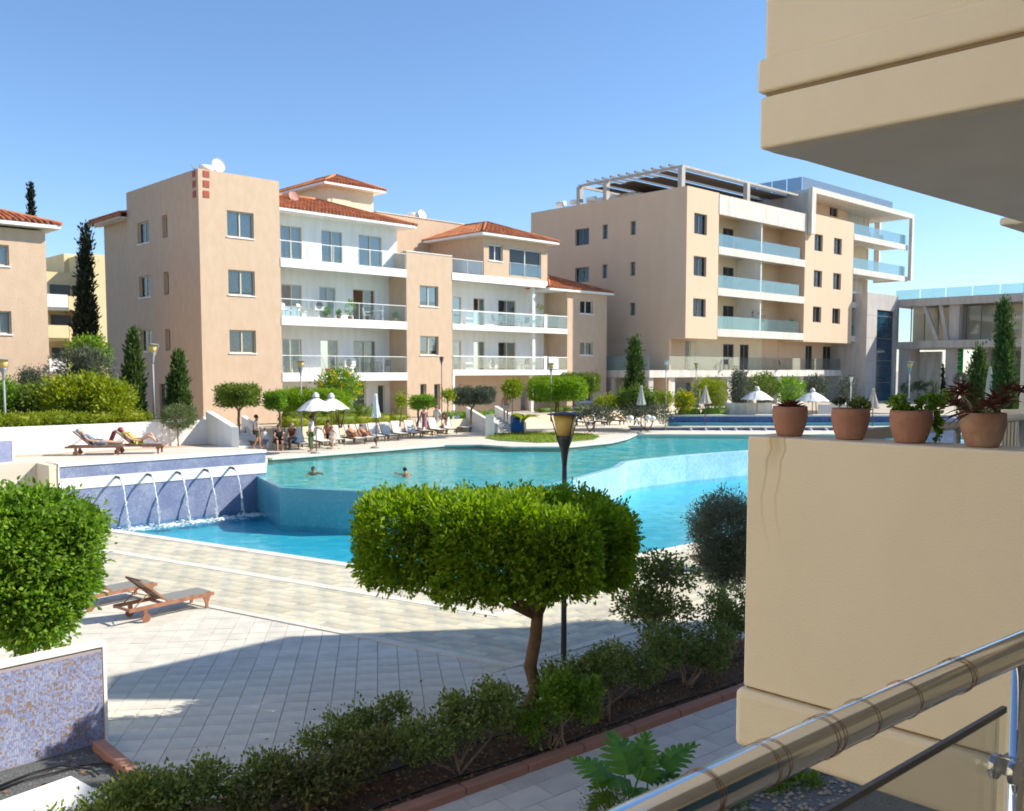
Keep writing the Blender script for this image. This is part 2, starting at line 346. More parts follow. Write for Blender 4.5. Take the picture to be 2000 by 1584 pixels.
# lower pool shoreline, measured on the photograph
WL=-.10; WU=1.15; DK=1.25; GZ=2.05
eA=gp(200,1032,0); eB=gp(690,1103,0); eC=gp(1250,1083,0); eD=gp(1440,1045,0)
d1=(eB-eA).normalized(); d2=(eD-eC).normalized()
den=d1.x*(-d2.y)+d1.y*d2.x
tt=((eC.x-eA.x)*(-d2.y)+(eC.y-eA.y)*d2.x)/den
eK=eA+d1*tt                                                       # corner of the shore, behind the tree
eL=eA-d1*3.0; eR=eK+d2*34
n1=Vector((d1.y,-d1.x,0));  n2=Vector((d2.y,-d2.x,0))
if n1.y>0:n1=-n1
if n2.y>0:n2=-n2
def off(dist):                                                    # shoreline moved dist towards the camera
    a=eL+n1*dist; c=eK+n1*dist; e=eK+n2*dist
    # corner of the two moved lines
    den=d1.x*(-d2.y)+d1.y*d2.x; t=((e.x-a.x)*(-d2.y)+(e.y-a.y)*d2.x)/den
    k=a+d1*t; return a,k,k+d2*((eR-eK).length)
def band(z0,z1,a,b):
    A=off(a);B=off(b); return MB().prism([P2(A[0]),P2(A[1]),P2(B[1]),P2(B[0])],z0,z1).join(MB().prism([P2(A[1]),P2(A[2]),P2(B[2]),P2(B[1])],z0,z1))
# substrate under near paving
O0=off(0.0)
NEAR=[P2(O0[0]),P2(O0[1]),P2(O0[2]),(40,-6),(-30,-6),(-30,eL.y)]
struct(MB().prism(NEAR,-1.6,-.045).build('plaza_ground',M_grout))
struct(band(-.02,.03,-.04,.34).build('pool_coping',M_cop,bevel=.02))
W1=n1.dot(gp(560,1134)-eA); W2=n1.dot(gp(540,1211)-eA)
struct(band(-.03,.022,W1-.15,W1+.15).build('paving_border',M_cop))
struct(band(-.03,.022,W2-.10,W2+.08).build('paving_border',M_cop))
# pavers
def inpoly(x,y,P):
    c=False;j=len(P)-1
    for i in range(len(P)):
        if (P[i][1]>y)!=(P[j][1]>y) and x<(P[j][0]-P[i][0])*(y-P[i][1])/(P[j][1]-P[i][1])+P[i][0]: c=not c
        j=i
    return c
def pave(host,name,poly,ang,w,h,m,maxn,gap=.009,stagger=0,zt=0.0,th=.04,org=(0,0),vis=lambda x,y:True,objs=True):
    ca,sa=math.cos(ang),math.sin(ang); xs=[p[0] for p in poly]; ys=[p[1] for p in poly]
    cx,cy=(min(xs)+max(xs))/2,(min(ys)+max(ys))/2; cx,cy=org if org!=(0,0) else (cx,cy); ext=max(max(xs)-min(xs),max(ys)-min(ys))+5
    n=int(ext/w)+2; m_=int(ext/h)+2; L=[]
    for j in range(-m_,m_):
        for i in range(-n,n):
            lx=(i+(stagger*(j%2)))*w; ly=j*h; x=cx+lx*ca-ly*sa; y=cy+lx*sa+ly*ca
            if inpoly(x,y,poly) or any(inpoly(x+(sx*w*ca-sy*h*sa)*.46,y+(sx*w*sa+sy*h*ca)*.46,poly) for sx in (-1,1) for sy in (-1,1)): L.append((x,y))
    def visible(p):
        if p[1]<3: return False
        u,v=proj((p[0],p[1],0)); return -20<u<2020 and v<1600 and vis(u,v)
    V=sorted([p for p in L if visible(p)],key=lambda p:p[0]**2+p[1]**2); near=V[:maxn] if objs else []; ns=set(near); rest=[p for p in L if p not in ns]
    box=MB().box(-w/2+gap/2,w/2-gap/2,-h/2+gap/2,h/2-gap/2,-th,0); me=box.mesh(name); me.materials.append(m)
    for x,y in near:
        o=bpy.data.objects.new(name,me); COL.objects.link(o); o.parent=host; o.location=(x,y,zt+random.uniform(-.002,.002)); o.rotation_euler=(0,0,ang)
    if rest:
        mb=MB(); M=Matrix.Rotation(ang,3,'Z')
        bv=[M@Vector(v) for v in box.v]
        for x,y in rest:
            dz=zt+random.uniform(-.0015,.0015); mb.add([(v.x+x,v.y+y,v.z+dz) for v in bv],box.f)
        tag(mb.build(name,m,host),kind='stuff')
host=empty('paving',(0,0,0)); host['kind']='structure'
A1=off(.35);B1=off(W1-.16);A2=off(W1+.16);B2=off(W2-.11);A3=off(W2+.09)
da=math.atan2(d1.y,d1.x); db=math.atan2(d2.y,d2.x)
pave(host,'slate_paver',[P2(A1[0]),P2(A1[1]),P2(B1[1]),P2(B1[0])],da,.80,.40,M_slate,120,stagger=.4,zt=.012)
pave(host,'slate_paver',[P2(A1[1]),P2(A1[2]),P2(B1[2]),P2(B1[1])],db,.80,.40,M_slate,60,stagger=.4,zt=.007)
pave(host,'slate_paver',[P2(A2[0]),P2(A2[1]),P2(B2[1]),P2(B2[0])],da,.80,.40,M_slate,200,stagger=.4,zt=.012)
pave(host,'slate_paver',[P2(A2[1]),P2(A2[2]),P2(B2[2]),P2(B2[1])],db,.80,.40,M_slate,90,stagger=.4,zt=.007)
# planting bed between plaza and path
K0=gp(770,1584,.1); K1=gp(1445,1343,.1); kd=(K1-K0).normalized(); kn=Vector((-kd.y,kd.x,0)); ka=math.atan2(kd.y,kd.x)
k=gp(1445,1257,0); BW=(k-K1).dot(kn)
def bedp(s,t): p=K0+kd*s+kn*t; return Vector((p.x,p.y,0))
plaza=[P2(A3[0]),P2(A3[1]),P2(A3[2]),P2(bedp(40,BW)),P2(bedp(-12,BW)),(-30,bedp(-12,BW).y)]
pave(host,'plaza_tile',plaza,math.atan2(.144,.99),.36,.40,M_tile,300,org=(-3,14))
pathpoly=[P2(bedp(-14,0)),P2(bedp(40,0)),P2(bedp(40,-1.9)),P2(bedp(-14,-1.9))]
pave(host,'path_paver',pathpoly,ka,.62,.40,M_path,150,stagger=.5,zt=.0)
struct(MB().prism([P2(bedp(-14,0.06)),P2(bedp(40,0.06)),P2(bedp(40,BW-.05)),P2(bedp(-14,BW-.05))],-.2,.03).build('planting_bed',M_soil))
kb=MB()
s=-14
while s<40:
    a=bedp(s+.006,.0);b=bedp(s+.994,.0); kb.bar((a.x+kn.x*.02,a.y+kn.y*.02,.0),(b.x+kn.x*.02,b.y+kn.y*.02,.0),.17,.22); s+=1
struct(kb.build('red_kerb',M_kerb,bevel=.025))
kb=MB(); a=bedp(-14,BW);b=bedp(40,BW); kb.bar((a.x,a.y,.01),(b.x,b.y,.01),.09,.12); struct(kb.build('red_kerb',M_kerb,bevel=.01))
struct(MB().prism([P2(bedp(-14,-1.92)),P2(bedp(40,-1.92)),P2(bedp(40,-12)),P2(bedp(-14,-12))],-.2,.004).build('gravel_ground',M_gravel))
kb=MB(); a=bedp(-14,-3.1);b=bedp(40,-3.1); kb.bar((a.x,a.y,.01),(b.x,b.y,.01),.03,.08); struct(kb.build('edging_strip',M_hose))
# loose stones
def pebbles(name,poly,n,m,smin,smax,label):
    xs=[p[0] for p in poly];ys=[p[1] for p in poly]; mb=MB(); k=0
    while k<n:
        x=random.uniform(min(xs),max(xs));y=random.uniform(min(ys),max(ys))
        if not inpoly(x,y,poly): continue
        k+=1; s=random.uniform(smin,smax); z=s*.3+.005
        mb.add([(x+s,y,z),(x,y+s*.8,z),(x-s,y,z),(x,y-s*.9,z),(x+.1*s,y,z+s*.6),(x,y,z-s*.5)],[(0,1,4),(1,2,4),(2,3,4),(3,0,4),(1,0,5),(2,1,5),(3,2,5),(0,3,5)])
    return tag(mb.build(name,m),label,kind='stuff')
lit=[]
for k in range(2600):
    p=bedp(random.uniform(-5,9),random.uniform(.1,BW-.1)); lit.append((p.x,p.y,.04+random.random()*.02))
me=leaves_mesh('leaf_litter',np.array(lit),RNG.normal(size=(len(lit),3))*np.array([1,1,.15]),.06,.035); me.materials.append(leafmat('litter',(.16,.08,.035),(.34,.22,.10),.1))
o=bpy.data.objects.new('leaf_litter',me); COL.objects.link(o); tag(o,'dry leaves lying on the soil of the planting bed',kind='stuff')
lit=[]
for k in range(150):
    p=bedp(random.uniform(-5,8),BW+abs(random.gauss(0,1.1))+.1); lit.append((p.x,p.y,.012))
me=leaves_mesh('leaf_litter',np.array(lit),RNG.normal(size=(len(lit),3))*np.array([1,1,.12]),.06,.035); me.materials.append(bpy.data.materials['litter'])
o=bpy.data.objects.new('leaf_litter',me); COL.objects.link(o); tag(o,'a few dry leaves blown onto the plaza tiles beside the bed',kind='stuff')
g0=gp(1340,1584,0)
pebbles('gravel',[P2(bedp(-1,-3.15)),P2(bedp(8,-3.15)),P2(bedp(8,-7)),P2(bedp(-1,-7))],9000,M_gravel,.008,.022,'dark grey gravel below the balcony')
pebbles('pebbles',[P2(bedp(-1,-1.95)),P2(bedp(8,-1.95)),P2(bedp(8,-3.05)),P2(bedp(-1,-3.05))],1500,plain('pebble',(.42,.38,.32)),.015,.05,'pale pebbles beside the path')
# gravel bed on the left with red kerb along its edge
G0=gp(192,1449,.1); G1=gp(300,1540,.1); gd=(G1-G0).normalized(); gd3=Vector((gd.x,gd.y,0))
gn=Vector((gd.y,-gd.x,0)); gn = gn if gn.x<0 else -gn
q=[G0-gd3*.2, G0+gd3*7, G0+gd3*7+gn*9, G0-gd3*.2+gn*9]
struct(MB().prism([P2(p) for p in q],-.2,.012).build('gravel_ground',M_gravel))
kb=MB(); kb.bar((G0.x,G0.y,.02),(G0.x+gd3.x*2.3,G0.y+gd3.y*2.3,.02),.17,.22); struct(kb.build('red_kerb',M_kerb,bevel=.025))
pebbles('gravel',[P2(p) for p in [G0+gn*.1,G0+gd3*4+gn*.1,G0+gd3*4+gn*5,G0+gn*5]],9000,M_gravel,.008,.022,'dark gravel in the bed below the blue mosaic wall')
lf=[];
for k in range(220):
    p=G0+gd3*random.uniform(0,3.0)+gn*random.uniform(.1,3.6); lf.append((p.x,p.y,.035))
me=leaves_mesh('fallen_leaves',np.array(lf),RNG.normal(size=(len(lf),3))*np.array([1,1,.1]),.06,.035); me.materials.append(plain('dry_leaf',(.25,.13,.06)))
o=bpy.data.objects.new('fallen_leaves',me); COL.objects.link(o); tag(o,'dry brown leaves scattered on the dark gravel',kind='stuff')
hz=MB()
hz.tube([gp(x,y,.05) for x,y in [(0,1535),(60,1510),(120,1495),(180,1502),(193,1512)]],.014,6)
hz.tube([gp(x,y,.05) for x,y in [(0,1542),(50,1522),(110,1508),(150,1496),(205,1490),(235,1498),(232,1512),(205,1535),(170,1548),(130,1556)]],.014,6)
tag(hz.build('irrigation_hose',M_hose),'black irrigation hose lying in loops on the dark gravel','hose')
hz=MB(); hz.tube([bedp(s,.30+.04*math.sin(s*1.7))+Vector((0,0,.055)) for s in np.arange(-3,9,.5)],.014,6)
tag(hz.build('irrigation_hose',M_hose),'black irrigation hose along the red kerb in the planting bed','hose')
hz=MB(); hz.tube([bedp(s,1.0+.06*math.sin(s*1.1))+Vector((0,0,.055)) for s in np.arange(-3,9,.5)],.012,6)
tag(hz.build('irrigation_hose',M_hose),'thin black irrigation hose under the shrubs by the plaza edge of the bed','hose')

# ---- pools
FW0=gp(118,1040,WL)                          # foot of the fountain wall
W=Fr(*P2(gp(520,993,WL)),0,ANG)              # frame at the wall's right end
xl,_=W.front(118,1000)
topz=W.front(521,880)[1]                     # terrace level
TZ=topz
# upper pool outline (water side), world points
infin=[W.w(0,0.25),gp(560,947,DK),gp(700,953,DK),gp(900,950,DK),gp(1040,944,DK),gp(1105,932,DK),gp(1160,917,DK),gp(1195,908,DK),gp(1212,897,DK),gp(1240,893,DK),gp(1330,884,DK),gp(1456,875,DK),gp(1700,862,DK),gp(1990,851,DK)]
infin=[Vector((p.x,p.y,0)) for p in infin]
farE=[gp(1980,849,DK),gp(1232,848,DK),gp(1215,856,DK),gp(1180,864,DK),gp(1100,872,DK),gp(1000,872,DK),gp(940,868,DK),gp(860,869,DK),gp(523,895,DK)]
farE=[Vector((p.x,p.y,0)) for p in farE]
upool=[P2(p) for p in infin]+[P2(p) for p in farE]
struct(MB().prism(upool,-.6,WU-.16).build('pool_floor',M_poolu))
mb=MB(); mb.prism(upool,WU-.003,WU); struct(mb.build('upper_pool_water',M_wateru))
# curved infinity wall
iw=MB(); iw2=MB()
def wallstrip(mb,pts,z0,z1,th,side):
    for a,b in zip(pts[:-1],pts[1:]):
        d=(b-a); n=Vector((d.y,-d.x,0)).normalized()*th*side
        mb.prism([P2(a),P2(b),P2(b+n),P2(a+n)],z0,z1)
def ribbon(mb,pts,z0,z1,th):
    n=len(pts); o=[]
    for i,p in enumerate(pts):
        d=(pts[min(i+1,n-1)]-pts[max(i-1,0)]); o.append(p+Vector((d.y,-d.x,0)).normalized()*th)
    return mb.prism([P2(p) for p in pts]+[P2(p) for p in o[::-1]],z0,z1)
ribbon(iw,infin[:6],-1.0,WU+.03,.28); ribbon(iw2,infin[5:],-1.0,WU-.002,.30)
pw=empty('infinity_wall',(0,0,0)); tag(pw,'curved tiled overflow wall between upper and lower pool','pool wall')
iw.build('teal_wall',M_tealw,pw,bevel=.03); iw2.build('pale_wall',M_paleb,pw,bevel=.02)
fl=MB(); 
pts=infin[5:]
for a,b in zip(pts[:-1],pts[1:]):
    n=Vector(((b-a).y,-(b-a).x,0)).normalized(); k=max(3,int((b-a).length/.25))
    for i in range(k):
        if random.random()<.25:
            p=a.lerp(b,(i+random.random())/k)+n*.305; dd=(b-a).normalized()*random.uniform(.04,.15); z1=WU-random.uniform(0,.2); z0=z1-random.uniform(.1,.4); fl.add([p-dd+Vector((0,0,z1)),p+dd+Vector((0,0,z1)),p+dd*.6+n*.03+Vector((0,0,z0)),p-dd*.6+n*.03+Vector((0,0,z0))],[(0,1,2,3)])
M_film=glassmat('water_film',(.85,.95,1),.6,.1,1)
lpool=[P2(eL),P2(eK),P2(eR)]+[P2(p) for p in infin[::-1]]+[P2(W.w(0,.25)),P2(W.w(xl-2,.25))]
struct(MB().prism(lpool,-1.4,WL-.20).build('pool_floor',M_poolb))
struct(MB().prism(lpool,WL-.003,WL).build('lower_pool_water',M_water))
# pool side skin
sk=MB(); 
for a,b in ((eL,eK),(eK,eR)):
    d=(b-a); n=Vector((-d.y,d.x,0)).normalized()
    if n.y<0:n=-n
    sk.prism([P2(a-n*.02),P2(b-n*.02),P2(b+n*.02),P2(a+n*.02)],-1.3,-.03)
struct(sk.build('pool_side',M_poolb))
# far deck
fd=[P2(p) for p in farE[::-1]]
deck=[P2(W.w(0,.26)+Vector((0,0,0)))]+[P2(W.w(-.02,.3))]
DKP=[(-14,44)]
far_poly=[P2(p) for p in [farE[-1]]+farE[::-1][1:]]+[(75,62),(75,75),(8,75),(-22,52)]
struct(MB().prism(far_poly,-.4,DK).build('pool_deck',M_deck))
ed=MB(); pts=farE[1:][::-1]
ribbon(ed,pts,DK-.06,DK+.035,.38)
struct(ed.build('pool_coping',M_cop,bevel=.015))
struct(MB().prism([P2(W.w(-.02,.3)),P2(farE[-1]),(-22,52),P2(W.w(-8,20)),P2(W.w(-3,.5))],-.4,DK-.01).build('pool_deck',M_deck))
# garden land behind (one sheet out to the horizon)
A0=dp(395,700,51.3); A=Fr(A0.x,A0.y,GZ,ANG)
B0=dp(1338,700,74); B=Fr(B0.x,B0.y,1.6,R_(43.6))
EDGE=-4.3
gl=[P2(A.w(-3,EDGE)),P2(A.w(44,EDGE)),(30,66),(120,66),(600,300),(600,1500),(-600,1500),(-600,60),P2(A.w(-3,30)),]
struct(MB().prism(gl,-.5,GZ-.05).build('garden_ground',mat('pale_bounce_ground',(.50,.44,.36),.9,(.42,.37,.29),.4,.2,8)))  # ground coloured pale to bounce light onto the shaded facades
struct(MB().prism([P2(A.w(-1,EDGE-.02)),P2(A.w(44,EDGE-.02)),P2(A.w(44,EDGE-.2)),P2(A.w(-1,EDGE-.2))],.5,GZ+.02).build('garden_edge',M_cream))

# ================================================================ FOUNTAIN WALL and left terrace
fw=empty('fountain_wall',W.w(0,0,0),ANG); tag(fw,'long low wall of violet mosaic with a white band and five curved spouts','wall')
z1=W.front(521,904)[1]; z2=W.front(521,923)[1]; z0t=W.front(521,884)[1]
MB().box(xl,0,0,.30,-1.2,z2).build('mosaic_panel',M_violet,fw)
MB().box(xl-.02,.02,-.03,.30,z2+.002,z1).build('white_band',M_white,fw)
MB().box(xl,0,0,.30,z1+.002,z0t).build('mosaic_panel',M_violet,fw)
MB().box(xl-.03,.04,-.04,.34,z0t+.002,topz+.03).build('coping',M_white,fw,bevel=.01)
MB().box(xl-.04,xl-.005,-.04,.34,-1.2,z0t).build('white_edge',M_white,fw)
# jets
for px,py in ((225,931),(286,926),(343,922),(397,917),(448,913)):
    x,z=W.front(px,py)
    MB().tube([(x,.05,z-.03),(x,-.08,z),(x,-.30,z-.01),(x,-.40,z-.04)],[.045,.045,.045,.04],8).build('spout',M_poled,fw)
    pts=[];rd=[]; H_=(z-.04-WL); br=random.uniform(.38,.6); ks=random.uniform(.54,.68)
    for i in range(11):
        t=br*i/10; y=-.40-ks*t**.5; pts.append((x+random.uniform(-.010,.010)*(1+t),y+random.uniform(-.008,.008),z-.04-H_*t)); rd.append(.034*(1-.5*t)*random.uniform(.6,1.3))
    jet=MB().tube(pts,rd,6)
    for i in range(120):
        t=br*.8+(1-br*.8)*random.random(); y=-.40-ks*t**.5; sg=.010+.035*max(0,t-.4); q_=random.uniform(.007,.022); jet.ball((x+random.gauss(0,sg),y+random.gauss(0,sg),z-.04-H_*t),q_,q_,q_*random.uniform(1.2,3),5,3)
    jet.build('water_jet',M_fountw,fw)
    sp_=MB()
    for i in range(150):
        a=random.uniform(0,6.28); r=abs(random.gauss(0,.42)); sx,sy=x+r*math.cos(a)*1.15+.25,-1.05+r*math.sin(a)*.8
        if sy>-.05: continue
        s=random.uniform(.02,.07)*(1.3 if r<.3 else .8); sp_.ball((sx,sy,WL+.004),s*1.6,s,s*.25,6,3)
    tag(sp_.build('splash',M_fountw,fw),kind='stuff')
# terrace behind the wall
RW0=W  # retaining wall plane measured from its base line
yrw,_=0,0
# base of retaining wall at (40,888) and (400,866) on terrace level
p0=gp(40,888,TZ);p1=gp(403,867,TZ)
struct(MB().prism([P2(W.w(xl,.3)),P2(W.w(-.03,.3)),P2(W.w(-.03,8.5)),P2(W.w(xl-14,8.5)),P2(W.w(xl-14,1.2)),P2(W.w(xl,1.2))],-.5,TZ-.004).build('terrace_floor',M_deck))
struct(MB().prism([P2(p0+LX*-.9-RX*10),P2(p1-LX*.9+RX*.2),P2(p1+RX*.2),P2(p0-RX*10)],TZ-.2,TZ+.004).build('terrace_border',M_deckp))
T=Fr(p1.x,p1.y,TZ,math.atan2(p1.y-p0.y,p1.x-p0.x))
hz0=T.front(400,820)[1]; 
tw=empty('retaining_wall',T.w(0,0,0),T.a); tag(tw,'long white retaining wall below the clipped hedge on the left','wall')
xl2=T.front(0,835)[0]-6
MB().box(xl2,T.front(405,840)[0],0,.25,0,hz0).build('wall',M_white,tw)
struct(MB().prism([P2(T.w(xl2,.2)),P2(T.w(-.1,.2)),P2(T.w(-.1,9)),P2(T.w(-30,60)),P2(T.w(-60,60)),P2(T.w(-60,.2))],0,TZ+hz0-.05).build('garden_terrace',M_land))
HG=TZ+hz0
ck=MB(); a_=T.w(.05,0); b_=T.w(.05,-2.2); zt_a=dp(405,803,a_.y).z; zt_b=dp(445,834,b_.y).z
for q0_,q1_ in ((T.w(.05,.1),T.w(.05,-2.2)),): ck.add([(q0_.x,q0_.y,TZ-1),(q0_.x+.28,q0_.y,TZ-1),(q1_.x+.28,q1_.y,TZ-1),(q1_.x,q1_.y,TZ-1),(q0_.x,q0_.y,zt_a),(q0_.x+.28,q0_.y,zt_a),(q1_.x+.28,q1_.y,zt_b),(q1_.x,q1_.y,zt_b)],[(0,1,2,3),(7,6,5,4),(0,4,5,1),(1,5,6,2),(2,6,7,3),(3,7,4,0)])
tag(ck.build('stair_wall',M_white),'sloping white wall at the right end of the retaining wall, beside the steps','wall')
# side block left: cheek of the terrace
def wallbox(name,label,p,q,th,z0,z1,m,top=None,cat='wall'):
    d=(q-p);d.z=0;n=Vector((-d.y,d.x,0)).normalized()*th
    o=MB().prism([P2(p),P2(q),P2(q+n),P2(p+n)],z0,z1); return tag(o.build(name,m),label,cat)
wallbox('low_wall','pale low wall closing the terrace at the left end of the fountain wall',W.w(xl-.05,0),W.w(xl-.05,3.2),.25,-.4,TZ-.01,M_cream)
# far-left mosaic wall piece
q0=dp(-60,905,29.5); q1=dp(27,905,31.0)
fw2=empty('mosaic_wall',(q1.x,q1.y,0),math.atan2(q1.y-q0.y,q1.x-q0.x)); tag(fw2,'violet mosaic wall piece above a white base at the left edge beside the fountain wall','wall')
F2=Fr(q1.x,q1.y,0,fw2.rotation_euler.z); zt=F2.front(26,858)[1]; zm=F2.front(26,926)[1]
MB().box(-5,-.05,0,.3,zm,zt-.03).build('mosaic_panel',M_violet,fw2); MB().box(-5,0.02,-.03,.33,-1,zm-.002).build('base',M_white,fw2); MB().box(-.048,.02,-.02,.32,zm,zt).build('edge',M_white,fw2); MB().box(-5,-.05,-.02,.32,zt-.028,zt).build('coping',M_white,fw2)

# near mosaic wall lower left
q1=gp(212,1447,0); q0=gp(0,1508,0)
MW=Fr(q1.x,q1.y,0,math.atan2(q1.y-q0.y,q1.x-q0.x)); zt=MW.front(204,1262)[1]
mw=empty('mosaic_wall',MW.w(0,0,0),MW.a); tag(mw,'blue and lilac mosaic garden wall with white border at lower left','wall')
MB().box(-4.2,0,.012,.20,-.1,zt-.03).build('wall',M_white,mw)
MB().box(-.045,0,-.01,.21,-.1,zt-.002).build('white_edge',M_white,mw); MB().box(-4.2,0.0,-.012,.22,zt,zt+.045).build('coping',M_white,mw)
tl=MB(); c=.029; nx=int(3.9/c); nz=int((zt-.06)/c)
def mosaic_tile_mat():
    m=mosaicmat('mosaic_tiles',(.27,.19,.16),(.20,.28,.55),(.42,.48,.68),c,None,2.2,.2,1.0,.8,.24)
    return m
Mm=mosaic_tile_mat()
for i in range(nx):
    for j in range(nz):
        x=-.06-(i+1)*c; z=.02+j*c; g=.003; y=-random.uniform(.001,.004)
        tl.add([(x+g,y,z+g),(x+c-g,y,z+g),(x+c-g,y,z+c-g),(x+g,y,z+c-g),(x+g,.013,z+g),(x+c-g,.013,z+g),(x+c-g,.013,z+c-g),(x+g,.013,z+c-g)],[(0,1,2,3),(3,2,6,7),(1,0,4,5)][:2]+[(0,3,7,4),(2,1,5,6)])
tag(tl.build('mosaic_tile',Mm,mw),kind='stuff')
MB().box(-4.15,-.047,-.0005,.0115,0,zt-.031).build('grout_bed',mat('lilac_grout',(.40,.34,.36),.9),mw)
# white wall end, lower left corner
q1=gp(139,1513,.55); q0=gp(0,1562,.55)
a_=math.atan2(q1.y-q0.y,q1.x-q0.x); q=empty('low_wall',(q1.x,q1.y,0),a_); tag(q,'stubby white wall end rising from the gravel at the bottom left corner','wall')
MB().box(-4,0,-.9,0,-.1,.55).build('wall',M_white,q,bevel=.03)

# ================================================================ BUILDING HELPERS
class Face:
    def __init__(s,kind,off=0): s.k=kind; s.o=off
    def box(s,mb,a0,a1,d0,d1,z0,z1):
        if s.k=='x': mb.box(a0,a1,s.o+d0,s.o+d1,z0,z1)
        else: mb.box(s.o+d0,s.o+d1,a0,a1,z0,z1)
def wall(mb,face,a0,a1,z0,z1,th=.25,holes=()):
    As=sorted({a0,a1,*[max(a0,min(a1,h[i])) for h in holes for i in (0,1)]}); Zs=sorted({z0,z1,*[max(z0,min(z1,h[i])) for h in holes for i in (2,3)]})
    for i in range(len(As)-1):
        run=None
        for j in range(len(Zs)-1):
            ca=(As[i]+As[i+1])/2; cz=(Zs[j]+Zs[j+1])/2
            if any(h[0]<ca<h[1] and h[2]<cz<h[3] for h in holes):
                if run is not None: face.box(mb,As[i],As[i+1],0,th,run,Zs[j]); run=None
            elif run is None: run=Zs[j]
        if run is not None: face.box(mb,As[i],As[i+1],0,th,run,z1)
def window(parent,face,a0,a1,z0,z1,fm=None,cm=None,rec=.14,leafs=2,sill=True,fw=.06,open_=False,gm=None,cfrac=1.0,name='window'):
    fm=fm or M_frame; mb=MB()
    face.box(mb,a0,a0+fw,rec,rec+.07,z0,z1); face.box(mb,a1-fw,a1,rec,rec+.07,z0,z1); face.box(mb,a0+fw,a1-fw,rec,rec+.07,z0,z0+fw); face.box(mb,a0+fw,a1-fw,rec,rec+.07,z1-fw,z1)
    w=(a1-a0)/leafs
    for i in range(1,leafs): face.box(mb,a0+w*i-fw*.6,a0+w*i+fw*.6,rec-.01,rec+.075,z0+fw,z1-fw)
    o=mb.build(name,fm,parent)
    for i in range(leafs):
        if open_ and i==0: continue
        p=MB(); face.box(p,a0+w*i+fw*.8,a0+w*(i+1)-fw*.8,rec+.03,rec+.04,z0+fw,z1-fw); p.build('pane',gm or M_glass,o)
    if cm:
        for i in range(leafs):
            if open_ and i==0: continue
            c=MB(); e0,e1=a0+w*i+fw,a0+w*(i+1)-fw; n=8
            ztop=z1-fw; zb=z1-fw-(z1-z0-2*fw)*cfrac
            vs=[]
            for k in range(n+1):
                a=e0+(e1-e0)*k/n; d=rec+.13+(.025 if k%2 else 0)
                for z in (zb,ztop): vs.append((a,face.o+d,z) if face.k=='x' else (face.o+d,a,z))
            c.add(vs,[(2*k,2*k+2,2*k+3,2*k+1) for k in range(n)]); c.build('curtain',cm,o)
    if sill:
        sl=MB(); face.box(sl,a0-.05,a1+.05,-.05,rec-.002,z0-.07,z0-.002); sl.build('sill',M_white,o)
    return o
def hip_roof(parent,x0,x1,y0,y1,z,pitch,over=.5,name='roof',gable=None,step=.26,fascia=.18):
    x0-=over;x1+=over;y0-=over;y1+=over; h=min(x1-x0,y1-y0)/2; t=math.tan(pitch)
    mb=MB()
    if x1-x0>=y1-y0: r0=(x0+h,(y0+y1)/2,z+h*t); r1=(x1-h,(y0+y1)/2,z+h*t)
    else: r0=((x0+x1)/2,y0+h,z+h*t); r1=((x0+x1)/2,y1-h,z+h*t)
    c=[(x0,y0,z),(x1,y0,z),(x1,y1,z),(x0,y1,z)]
    if x1-x0>=y1-y0: fs=[(0,1,5,4),(1,2,5),(2,3,4,5),(3,0,4)]
    else: fs=[(0,1,4),(1,2,5,4),(2,3,5),(3,0,4,5)]
    mb.add(c+[r0,r1],fs)
    r=.075
    def barrel(a,b,up):
        a=Vector(a);b=Vector(b);d=(b-a)
        if d.length<.25: return
        n=max(1,int(d.length/.42)); x=d.normalized().cross(Vector(up)).normalized()*r*1.1; u=x.cross(d.normalized()).normalized()*r
        if u.z<0:u=-u
        for i in range(n):
            p=a+d*i/n; q=a+d*(i+1)/n; lift=u*.3
            mb.add([p-x+lift,p-x*.5+u+lift,p+x*.5+u+lift,p+x+lift,q-x,q-x*.5+u,q+x*.5+u,q+x],[(0,1,5,4),(1,2,6,5),(2,3,7,6),(0,3,2,1)])
    k=x0+step/2
    while k<x1:
        L=min(k-x0,x1-k,h); barrel((k,y0-.02,z+.01),(k,y0+L,z+L*t+.01),(0,0,1)); barrel((k,y1,z+.01),(k,y1-L,z+L*t+.01),(0,0,1)); k+=step
    k=y0+step/2
    while k<y1:
        L=min(k-y0,y1-k,h); barrel((x0-.02,k,z+.01),(x0+L,k,z+L*t+.01),(0,0,1)); barrel((x1,k,z+.01),(x1-L,k,z+L*t+.01),(0,0,1)); k+=step
    for a,b in ((c[0],r0),(c[3],r0 if x1-x0>=y1-y0 else r1),(c[1],r1 if x1-x0>=y1-y0 else r0),(c[2],r1),(r0,r1)): mb.tube([Vector(a)+Vector((0,0,.05)),Vector(b)+Vector((0,0,.08))],.10,6)
    ro=mb.build(name,M_roof,parent)
    fb=MB(); fb.box(x0+.03,x1-.03,y0+.03,y1-.03,z-fascia,z-.004); fb.build('eave',M_white,ro)
    return ro
def railing(parent,face,a0,a1,z,h=1.05,gm=None,posts=5,d=.08,rail=.045,rm=None,pm=None,rw=None):
    r=MB(); rm=rm or M_framew
    face.box(r,a0,a1,d-(rw or rail)/2,d+(rw or rail)/2,z+h-rail,z+h); r.build('handrail',rm,parent)
    n=max(1,posts-1)
    for i in range(posts):
        a=a0+.03+(a1-a0-.06)*i/n; p=MB(); face.box(p,a-.02,a+.02,d-.018,d+.018,z,z+h-rail-.002); p.build('post',pm or M_steelb,parent)
    for i in range(n):
        s0=a0+.03+(a1-a0-.06)*i/n+.04; s1=a0+.03+(a1-a0-.06)*(i+1)/n-.04
        g=MB(); face.box(g,s0,s1,d-.006,d+.006,z+.06,z+h-rail-.03); g.build('glass_panel',gm or M_bal,parent)

